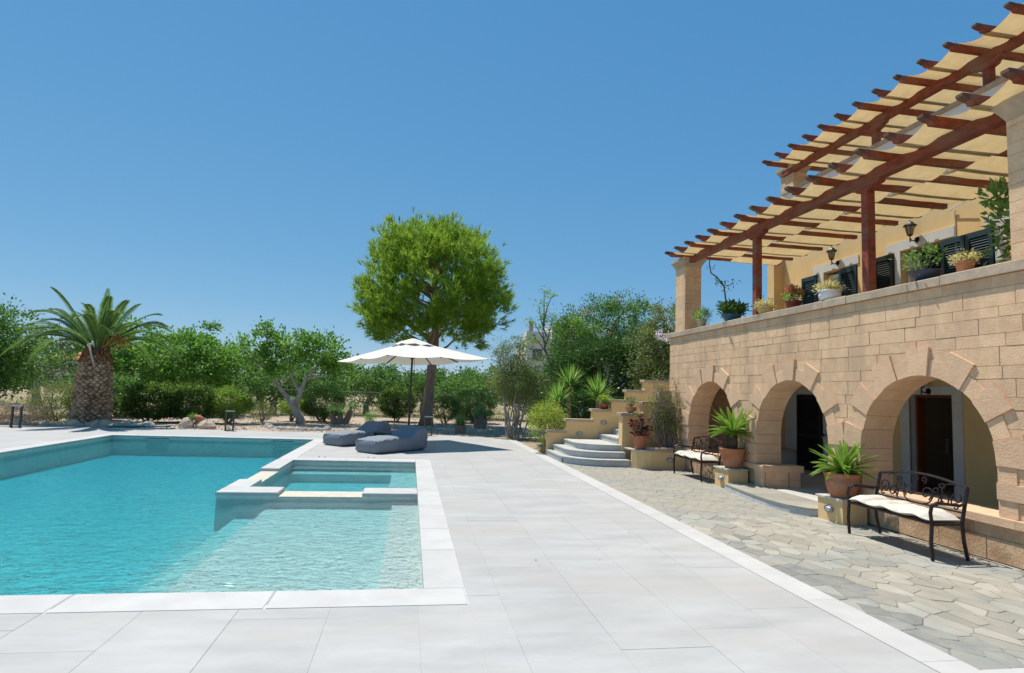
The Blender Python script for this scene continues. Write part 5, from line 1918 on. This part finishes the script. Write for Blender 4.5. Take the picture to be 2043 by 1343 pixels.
bush('round_shrub', 'round green shrub left of the parasol pole', (-.62, 31.5, 0), .85, .8, 1.65, 'hedge', 300, 44, .07, .045, 7, .25, 2.2, toplight='hedgetop')
bush('dark_shrub', 'dark rounded shrub right of the pine trunk', (3.3, 32.0, 0), 1.15, .9, 1.70, 'dark', 320, 46, .07, .04, 8, .15, 2.2)
bush('small_shrub', 'small sparse shrub left of the gnarled trunk', (-6.3, 27.8, 0), .5, .4, .85, 'olive', 70, 30, .06, .03, 9, .1, 2)
bush('small_shrub', 'low bright shrub behind the gnarled trunk', (-5.3, 29.2, 0), .55, .4, 1.0, 'hedgetop', 90, 34, .07, .04, 10, .35, 2)
bush('small_shrub', 'dark low shrub beside the pine trunk', (1.75, 30.3, 0), .7, .6, 1.35, 'hedge', 150, 36, .06, .035, 11, .2, 2)
bush('small_shrub', 'small shrub at the left beyond the low rocks', (-11.9, 26.5, 0), .7, .6, 1.1, 'dark', 160, 38, .06, .035, 12, .1, 2)
bush('drooping_shrub', 'light yellow-green shrub drooping over the low ochre wall', (3.95, 17.15, .15), .52, .42, 1.35, 'yellow', 190, 40, .045, .018, 13, .05, 2, spread=.08)
bush('dark_shrub', 'dark leafy hedge under the yuccas behind the stepped wall', (5.6, 19.2, 0), 1.7, .6, 1.75, 'dark', 320, 46, .08, .045, 14, .2, 2.2)


# ------------------------------------------------------------------ strap-leaved plants
def strap(pos, n_, length, width, leaf, seed, el=(.1, 1.4), droop=.25):
    r = np.random.default_rng(seed)
    q = []
    for k in range(n_):
        a = k * 2.399 + r.uniform(-.3, .3)
        e = el[0] + (el[1] - el[0]) * (k / n_) + r.uniform(-.1, .1)
        ll = length * r.uniform(.8, 1.1)
        d = np.array([math.cos(a) * math.cos(e), math.sin(a) * math.cos(e), math.sin(e)])
        s_ = np.array([-math.sin(a), math.cos(a), 0])
        pts = []
        for j in range(4):
            f = j / 3
            p = d * ll * f - np.array([0, 0, 1]) * droop * ll * f * f * math.cos(e)
            w_ = width * (.55 + .6 * f * (1 - f) * 2) * (1 - f ** 4)
            pts.append((pos + p - s_ * w_ / 2, pos + p + s_ * w_ / 2))
        for j in range(3):
            q += [pts[j][0], pts[j][1], pts[j + 1][1], pts[j + 1][0]]
    return np.array(q)


def yucca(label, base, heads, length, width, n_, leaf, seed, trunk_r=.07, el=(.0, 1.45), name='yucca', droop=.22):
    t = thing(name, label, 'plant', base)
    mb = MB()
    for k, h in enumerate(heads):
        h = Vector(h)
        mb.tube([(h.x * .35, h.y * .35, -.05), (h.x * .8, h.y * .8, h.z * .5), tuple(h)], [trunk_r * 1.25, trunk_r, trunk_r * .85], 8)
        link('leaf_rosette', np_mesh('leaf_rosette', strap(np.array(h), n_, length, width, leaf, seed + k, el, droop), 4, LF[leaf]), t)
    mb.build('trunk', M['bark'], t)


yucca('tall yucca with bright sword leaves behind the low ochre wall, leftmost', (4.45, 18.0, 0), [(0, 0, 1.42)], .80, .065, 76, 'yucca', 1)
yucca('tallest yucca behind the stepped wall, between two others', (4.95, 18.6, 0), [(0, 0, 1.95)], .85, .065, 80, 'yucca', 2)
yucca('spreading yucca behind the wall cap that carries marigolds', (5.75, 18.2, 0), [(0, 0, 1.60)], .90, .07, 86, 'yucca', 3)
yucca('cluster of three small yuccas on stout trunks left of the parasol', (-3.05, 28.3, 0), [(-.42, 0, .48), (0, -.1, .42), (.42, .1, .62)], .55, .04, 54, 'agave', 5, .14)
yucca('bright spiky yucca on a cut stump right of the pine', (2.0, 24.1, 0), [(-.08, 0, .33), (.1, 0, .30)], .55, .04, 52, 'agave', 9, .15, (.1, 1.45))
yucca('darker yucca clump behind the bright spiky one', (3.25, 28.0, 0), [(-.2, 0, .45), (.2, 0, .42), (.0, 0, .6)], .6, .04, 46, 'agave', 13, .16, (.1, 1.45))

# twiggy climber in the planter beside the first arch
cb = thing('twiggy_shrub', 'sparse twiggy shrub in the planter against the stone front', 'shrub', (6.25, 14.2, .42))
mb = MB()
r = random.Random(81)
tips = []
for k in range(78):
    a, q = r.uniform(0, 6.28), r.uniform(.1, .5)
    h = r.uniform(.6, 1.95) * (1 - .3 * q)
    tp_ = Vector((q * .95 * math.cos(a) - .03, q * .5 * math.sin(a), h))
    b = Vector((r.uniform(-.16, .16), r.uniform(-.1, .1), 0))
    limbs(mb, b, [tp_], .014, 900 + k, .10)
    tips.append(tp_)
    for j in range(5):
        s_ = b.lerp(tp_, r.uniform(.4, .95))
        e = s_ + Vector((r.gauss(0, .13), r.gauss(0, .09), r.uniform(0, .2)))
        mb.tube([s_, e], [.005, .002], 3)
        tips.append(e)
for k in range(4):
    b = Vector((-.1, -.05, .1))
    e = Vector((-.75 - r.uniform(0, .35), -.1, 1.0 + r.uniform(-.2, .5)))
    mb.tube([b, b.lerp(e, .5) + Vector((-.15, 0, -.1)), e], [.01, .008, .004], 4)
    tips += [e, b.lerp(e, .8)]
mb.build('stems', mat('grey_twig', (.26, .21, .17, 1), rough=.95), cb)
tt = np.array([tuple(p) for p in tips])
link('foliage', np_mesh('foliage', leaves_on(tt[RNG.choice(len(tt), 190, replace=False)], .055, 9, .05, .028, None), 4, LF['olive']), cb)
low = tt[(tt[:, 2] < 1.15)]
link('young_leaves', np_mesh('young_leaves', leaves_on(low[RNG.choice(len(low), min(55, len(low)), replace=False)], .06, 14, .05, .03, None), 4, LF['yellow']), cb)


# ------------------------------------------------------------------ pots on walls and balcony
M['glaze_blue'] = mat('blue_glaze', (.02, .10, .17, 1), (.03, .14, .22, 1), scale=7, rough=.25)
M['glaze_navy'] = mat('navy_glaze', (.02, .045, .11, 1), (.06, .04, .03, 1), scale=5, rough=.3)
M['yellow_clay'] = mat('yellow_clay', (.60, .42, .14, 1), (.52, .36, .13, 1), scale=6, rough=.6)
M['maroon'] = mat('maroon_clay', (.10, .018, .018, 1), (.14, .03, .025, 1), scale=9, rough=.5)
M['whitepot'] = mat('white_glaze', (.76, .76, .76, 1), (.66, .66, .64, 1), scale=6, rough=.3)
M['stoneware'] = mat('pale_stoneware', (.46, .40, .31, 1), (.38, .33, .26, 1), scale=12, rough=.8, bump=.6, bscale=30)
LF['succ'] = leafmat('succulent_leaf', (.26, .24, .10, 1), (.42, .36, .17, 1), tw=.25, clump=9)
LF['fresh'] = leafmat('fresh_leaf', (.05, .10, .022, 1), (.14, .22, .06, 1), (.40, .44, .22, 1), tw=.35, clump=7)
LF['rubra'] = leafmat('red_petal', (.55, .03, .05, 1), (.70, .07, .09, 1), tw=.3)
LF['orange'] = leafmat('orange_petal', (.75, .22, .01, 1), (.85, .40, .02, 1), tw=.3)
CZ = 3.366


def potted(kind, label, plabel, loc, R, H, mt, prof, leaf, rx, h, n_cl, per, ll, lw, extra=None, sq=1):
    p = pot(kind, label, loc, [(r_ * R, z_ * H) for r_, z_ in prof], mt, R * .82, H * .88)
    t = thing('potted_plant', plabel, 'plant', (loc[0], loc[1], loc[2] + H * .89))
    cl = clumps_in([((0, 0, h * .45), (rx, rx, h * .5), 1)], total=n_cl, shell=.4)
    cl = cl[cl[:, 2] > -.01]
    mb = MB()
    for c in cl[::2]:
        mb.tube([(c[0] * .15, c[1] * .15, 0), tuple(c)], [.006, .003], 4)
    mb.build('stems', M['bark'], t)
    link('foliage', np_mesh('foliage', leaves_on(cl, min(.05, rx * .25), per, ll, lw, (0, 0, 0)), 4, LF[leaf]), t)
    if extra:
        lf, n2, l2 = extra
        top = cl[np.argsort(-cl[:, 2])[:n2]] + np.array([0, 0, .03])
        link('flowers', np_mesh('flowers', leaves_on(top, .018, 14, l2, l2 * .8), 4, LF[lf]), t)
    return t


bowl = [(.45, 0), (.55, .06), (.85, .5), (1, .86), (1.04, .93), (1.0, 1.0), (.93, 1.0)]
cylp = [(.74, 0), (.8, .05), (.95, .8), (1.06, .82), (1.08, 1.0), (.95, 1.0)]
urn = [(.62, 0), (.7, .05), (.98, .45), (.95, .75), (.88, .84), (1.05, .93), (1.05, 1), (.9, 1)]
potted('stoneware_pot', 'pale ribbed pot at the foot of the far balcony pillar', 'tuft of green grass in the pale pot by the far pillar', (6.72, 13.30, CZ), .11, .20, M['stoneware'], cylp, 'feather', .13, .22, 22, 16, .16, .012)
potted('glazed_bowl', 'blue glazed bowl on the parapet right of the far pillar', 'leafy white-flowered plant in the blue bowl near the far pillar', (6.78, 12.05, CZ), .21, .18, M['glaze_blue'], bowl, 'dark', .27, .28, 60, 18, .075, .04)
potted('yellow_pot', 'small yellow pot at the foot of the first pergola post', 'pale succulent in the yellow pot by the first pergola post', (6.68, 10.62, CZ), .145, .14, M['yellow_clay'], urn, 'succ', .15, .16, 40, 14, .045, .022)
potted('maroon_pot', 'maroon pot on the parapet holding red geraniums', 'red geranium blooming on the parapet', (6.80, 9.92, CZ), .14, .17, M['maroon'], cylp, 'feather', .15, .28, 26, 8, .05, .04, ('rubra', 16, .04))
potted('white_bowl', 'white glazed bowl on the parapet left of the second post', 'sprawling pale succulent in the white bowl', (6.68, 8.80, CZ), .175, .17, M['whitepot'], urn, 'succ', .17, .14, 44, 14, .05, .024)
potted('glazed_bowl', 'wide navy glazed bowl on the parapet right of the second post', 'upright leafy plant with thick stems in the navy bowl', (6.72, 6.98, CZ), .20, .15, M['glaze_navy'], bowl, 'fresh', .21, .36, 34, 9, .06, .035)
potted('terracotta_pot', 'small swagged terracotta pot near the right pillar', 'compact grey-green succulent in the small terracotta pot', (6.68, 6.34, CZ), .105, .14, M['terracotta'], cylp, 'succ', .115, .13, 60, 14, .035, .022)
potted('clay_bowl', 'brown clay bowl on the stepped wall below the spreading yucca', 'orange marigolds in the brown bowl on the wall', (5.46, 16.74, 1.312), .155, .16, M['clay_brown'], bowl, 'feather', .17, .24, 40, 16, .05, .025, ('orange', 9, .035))
potted('clay_bowl', 'terracotta bowl on the pier beside the upper steps', 'small twiggy plant in the terracotta bowl on the pier', (5.58, 14.84, 1.282), .155, .15, M['terracotta'], bowl, 'olive', .16, .34, 26, 8, .05, .03)
# tall bare stem rising from the blue bowl to the far pillar
vn = thing('climbing_vine', 'bare dark vine stem climbing to the far pergola corner', 'vine', (6.80, 12.2, CZ + .12))
path_v = [(0, 0, 0), (0, .12, .35), (0, .22, .75), (-.02, .5, 1.0), (-.02, .78, 1.15), (0, .9, 1.4), (0, .86, 1.62), (.02, .8, 1.7)]
MB().tube(path_v, [.022, .02, .018, .017, .016, .014, .012, .01], 6).tube([(0, .22, .75), (0, -.05, .72), (0, -.25, .8)], [.009, .006, .003], 4).tube([(0, .85, 1.62), (0, .4, 1.72), (0, .05, 1.62)], [.008, .005, .003], 4).build('stem', M['bark_dark'], vn)
vcl = np.array([(0, -.1, .74), (0, -.25, .8), (0, .15, .72), (0, .45, .85), (0, .25, .78), (0, .8, 1.3), (0, .6, .95), (0, .1, 1.63)])
link('foliage', np_mesh('foliage', leaves_on(vcl, .05, 12, .06, .035), 4, LF['dark']), vn)
# leafy shrub standing on the balcony behind the right pillar
tree('balcony_shrub', 'leafy green shrub on the balcony beside the right pillar', (7.25, 6.02, 2.56), [(0, 0, 0), (.02, 0, .6), (0, 0, 1.0)], .03,
     [((0, 0, 1.45), (.30, .34, .42), 2), ((0, .25, 1.75), (.25, .22, .25), 1), ((-.1, .1, 1.0), (.25, .3, .2), .8)], 'fresh', 44, 12, .07, .13, .055, 91, cat='shrub', nl=8, part='foliage')

# ------------------------------------------------------------------ rocks, hose and the tipped pot in the bed
M['rock'] = mat('garden_rock', (.46, .36, .25, 1), (.62, .50, .37, 1), scale=6, detail=9, rough=.95, bump=.9, bscale=14, bdist=.03, rand=.15, c3=(.36, .33, .30, 1), s3=2.5, spec=.1)
M['rock_grey'] = mat('grey_boulder', (.34, .33, .31, 1), (.48, .46, .43, 1), scale=6, detail=9, rough=.95, bump=.8, bscale=14, bdist=.03, rand=.15, spec=.1)
rr2 = random.Random(33)
rockm = [rock_mesh('rock', 1, rr2.uniform(.65, .9), rr2.uniform(.5, .75), M['rock'], s) for s in range(6)]
rockg = [rock_mesh('rock', 1, rr2.uniform(.65, .9), rr2.uniform(.5, .75), M['rock_grey'], s + 50) for s in range(4)]


def rock(x, y, s, label, group, meshes, z=-.02):
    o = link('rock', rr2.choice(meshes), None, (x, y, z), rr2.uniform(0, 6.3))
    o.scale = (s * 1.15, s * 1.15, s * rr2.uniform(1.2, 1.7))
    tag(o, label, 'rock', group)


ORD = ['first', 'second', 'third', 'fourth', 'fifth', 'sixth', 'seventh', 'eighth', 'ninth', 'tenth', 'eleventh', 'twelfth', 'thirteenth', 'fourteenth', 'fifteenth', 'sixteenth', 'seventeenth', 'eighteenth', 'nineteenth', 'twentieth', 'twenty-first', 'twenty-second']
nb = 0
x = -13.6
while x < -9.4:
    s = rr2.uniform(.13, .26)
    rock(x, 23.25 + rr2.uniform(-.12, .2) - (x + 13.6) * .02, s, ORD[nb] + ' rough tan boulder from the left edging the palm bed', 'boulders edging the palm bed', rockm)
    x += s * 1.45
    nb += 1
for k in range(6):
    rock(-10.4 + k * .26, 23.55 + rr2.uniform(-.1, .2), rr2.uniform(.15, .24), ORD[k] + ' grey boulder from the left heaped right of the palm trunk', 'grey boulders right of the palm', rockg)
rock(-7.95, 23.75, .30, 'large tan rock under the tipped pot, left of the pair', None, rockm)
rock(-7.25, 23.70, .30, 'large tan rock under the tipped pot, right of the pair', None, rockm)
for k in range(17):
    a = math.pi * (.95 + 1.05 * k / 16)
    rock(-4.25 + 1.15 * math.cos(a), 24.8 + .85 * math.sin(a), rr2.uniform(.09, .18), ORD[k] + ' small grey stone from the left ringing the gnarled tree', 'stones ringing the gnarled tree', rockg)
for k in range(7):
    rock(-6.0 + k * .42, 23.9 + rr2.uniform(-.15, .2), rr2.uniform(.05, .10), ORD[k] + ' small pale stone from the left in front of the gnarled tree', 'small stones before the gnarled tree', rockm)
hose = [(-10.2, 22.95, .02), (-9.9, 22.98, .025), (-9.6, 23.05, .02), (-9.3, 23.2, .02), (-9.0, 23.45, .03), (-8.7, 23.55, .03), (-8.4, 23.5, .02)]
tag(MB().tube(hose, .03, 7).build('garden_hose', mat('green_hose', (.02, .22, .16, 1), rough=.4), smooth=True), 'green garden hose lying beside the deck near the palm', 'hose')
amp = thing('tipped_pot', 'tipped terracotta jar spilling greenery on two rocks', 'pot', (-7.55, 23.85, .22))
amp.scale = (.72, .72, .72)
ab = MB().lathe([(.05, -.28), (.12, -.22), (.19, -.05), (.20, .1), (.15, .22), (.12, .26), (.14, .30), (.12, .30), (.10, .24)], 18)
ang_ = -1.1
ab.v = [(x_ * math.cos(ang_) + z_ * math.sin(ang_), y_, -x_ * math.sin(ang_) + z_ * math.cos(ang_) + .08) for x_, y_, z_ in ab.v]
ab.build('body', M['terracotta'], amp, smooth=True)
link('foliage', np_mesh('foliage', leaves_on(clumps_in([((-.3, 0, .2), (.2, .2, .14), 1)], total=24, shell=.3), .06, 22, .09, .02), 4, LF['feather']), amp)
fp = thing('flower_pot', 'small flowering pot plant behind the farther lounger', 'plant', (-1.55, 25.5, 0))
MB().lathe([(.09, 0), (.14, .2), (.15, .24), (.13, .24), (.02, .22)], 14).build('body', M['terracotta'], fp, smooth=True)
link('foliage', np_mesh('foliage', leaves_on(clumps_in([((0, 0, .45), (.22, .2, .22), 1)], total=34, shell=.3), .06, 18, .09, .02), 4, LF['feather']), fp)
link('flowers', np_mesh('flowers', leaves_on(np.array([(-.12, 0, .62), (.1, -.05, .7), (0, .1, .66), (.16, 0, .55)]), .02, 16, .03, .025), 4, leafmat('lilac', (.45, .35, .6, 1), (.6, .5, .7, 1))), fp)

# ------------------------------------------------------------------ chain-link fence
fence = thing('wire_fence', 'thin chain-link fence behind the garden shrubs', 'fence', (-7, 34.4, 0), inplace=True)
M['wire'] = mat('galvanised_wire', (.20, .21, .20, 1), rough=.5, metal=.6)
for k in range(12):
    x = -24 + k * 3
    MB().tube([(x, 34.4, -.05), (x, 34.4, 1.5)], .025, 6).build('post', M['wire'], fence)
wv, wf = [], []
FH = 1.4
for k in range(int(33 / .14)):
    for sg in (-1, 1):
        x0 = -24 + k * .14
        x1 = x0 + sg * FH * .7
        if not (-24 <= x1 <= 9):
            continue
        b = len(wv)
        wv += [(x0 - .003, 34.38, 0), (x0 + .003, 34.38, 0), (x1 + .003, 34.38, FH), (x1 - .003, 34.38, FH)]
        wf.append((b, b + 1, b + 2, b + 3))
wmesh = MB().add(wv, wf)
for z in (.05, .7, 1.4):
    wmesh.tube([(-24, 34.38, z), (9, 34.38, z)], .005, 4)
tag(wmesh.build('wire_mesh', M['wire'], fence), kind='stuff')

# ------------------------------------------------------------------ houses far behind and the tree line
hw = thing('white_house', 'white flat-roofed house behind the trees on the right', 'building', (13, 58, 0), inplace=True)
hm = mat('white_render', (.72, .70, .66, 1), (.66, .64, .60, 1), scale=.6, rough=.9)
MB().box(10.6, 19, 55, 62, -.1, 6.5).box(13.0, 18, 56, 61, 6.5, 8.2).build('wall', hm, hw)
MB().box(10.3, 12.6, 54.6, 56.5, 6.5, 7.35).build('roof_parapet', hm, hw)
MB().box(10.75, 11.1, 55.6, 55.95, 7.35, 8.4).build('chimney', mat('brick_chimney', (.35, .25, .2, 1), rough=.9), hw)
for x in (11.0, 14.6, 16.4):
    wo = MB().box(x, x + .9, 54.93, 55.0, 4.7, 5.75).build('window', M['doorwood'], hw)
    MB().box(x + .1, x + .8, 54.9, 54.93, 4.8, 5.65).build('pane', M['glass'], wo)
MB().tube([(10.4, 54.7, 7.75), (12.5, 54.7, 7.75)], .03, 5).build('railing', M['wire'], hw)
hr = thing('red_roofed_house', 'distant cream house with red tiled roof left of the palm', 'building', (-44, 93, 0), inplace=True)
MB().box(-48, -39.5, 90, 97, -.1, 4.0).box(-43.5, -40.5, 88.5, 90, -.1, 3.2).build('wall', mat('far_cream_wall', (.62, .54, .38, 1), rough=.9), hr)
MB().add([(-48.5, 89.5, 4.0), (-39, 89.5, 4.0), (-39, 97.5, 4.0), (-48.5, 97.5, 4.0), (-45.8, 93.5, 5.5), (-41.7, 93.5, 5.5)],
         [(0, 1, 5, 4), (1, 2, 5), (2, 3, 4, 5), (3, 0, 4)]).build('roof', mat('far_red_tiles', (.52, .17, .09, 1), (.42, .14, .08, 1), scale=3, rough=.85), hr)
for x in (-47.2, -45.2, -42.8):
    wo = MB().box(x, x + .7, 89.93, 90, 2.4, 3.5).build('window', M['white'], hr)
    MB().box(x + .1, x + .6, 89.9, 89.93, 2.5, 3.4).build('pane', M['glass'], wo)
MB().box(-47.6, -47.1, 91, 91.6, 4.2, 6.0).build('chimney', hm, hr)
n = 26000
tx = RNG.uniform(-160, 130, n)
ty = RNG.uniform(105, 150, n)
th = 2.6 + 1.1 * np.sin(tx * .21) + .8 * np.sin(tx * .083 + 1) + .5 * np.sin(tx * .7)
tz = RNG.uniform(0, 1, n) ** .7 * np.clip(th, 1.2, 6)
tq = leaf_quads(np.column_stack([tx, ty, tz]), RNG.normal(size=(n, 3)), 1.3, .9, 1, .3)
tag(link('far_trees', np_mesh('far_trees', tq, 4, LF['orchard'])), 'low far tree line along the horizon', 'trees', kind='stuff')

# a few dry leaves blown onto the deck
n = 46
lp = np.column_stack([RNG.uniform(-2, 3.4, n), RNG.uniform(4.9, 14, n), np.full(n, .006)])
lp = lp[lp[:, 0] > .7]
lq = leaf_quads(lp, RNG.normal(size=(len(lp), 3)) * [1, 1, .08], .035, .016, .15, 2)
tag(link('blown_leaves', np_mesh('blown_leaves', lq, 4, LF['dry'])), 'few small dry leaves blown over the pale deck', 'leaves', kind='stuff')

# masses of leaves too small to pick apart
for o in bpy.data.objects:
    if o.name.split('.')[0] in ('foliage', 'new_growth', 'crown', 'flowers', 'leaf_rosette', 'young_leaves', 'seed_heads', 'bougainvillea', 'candles', 'neck_fibre', 'fruit_stalks', 'old_fruit_stalks'):
        o['kind'] = 'stuff'
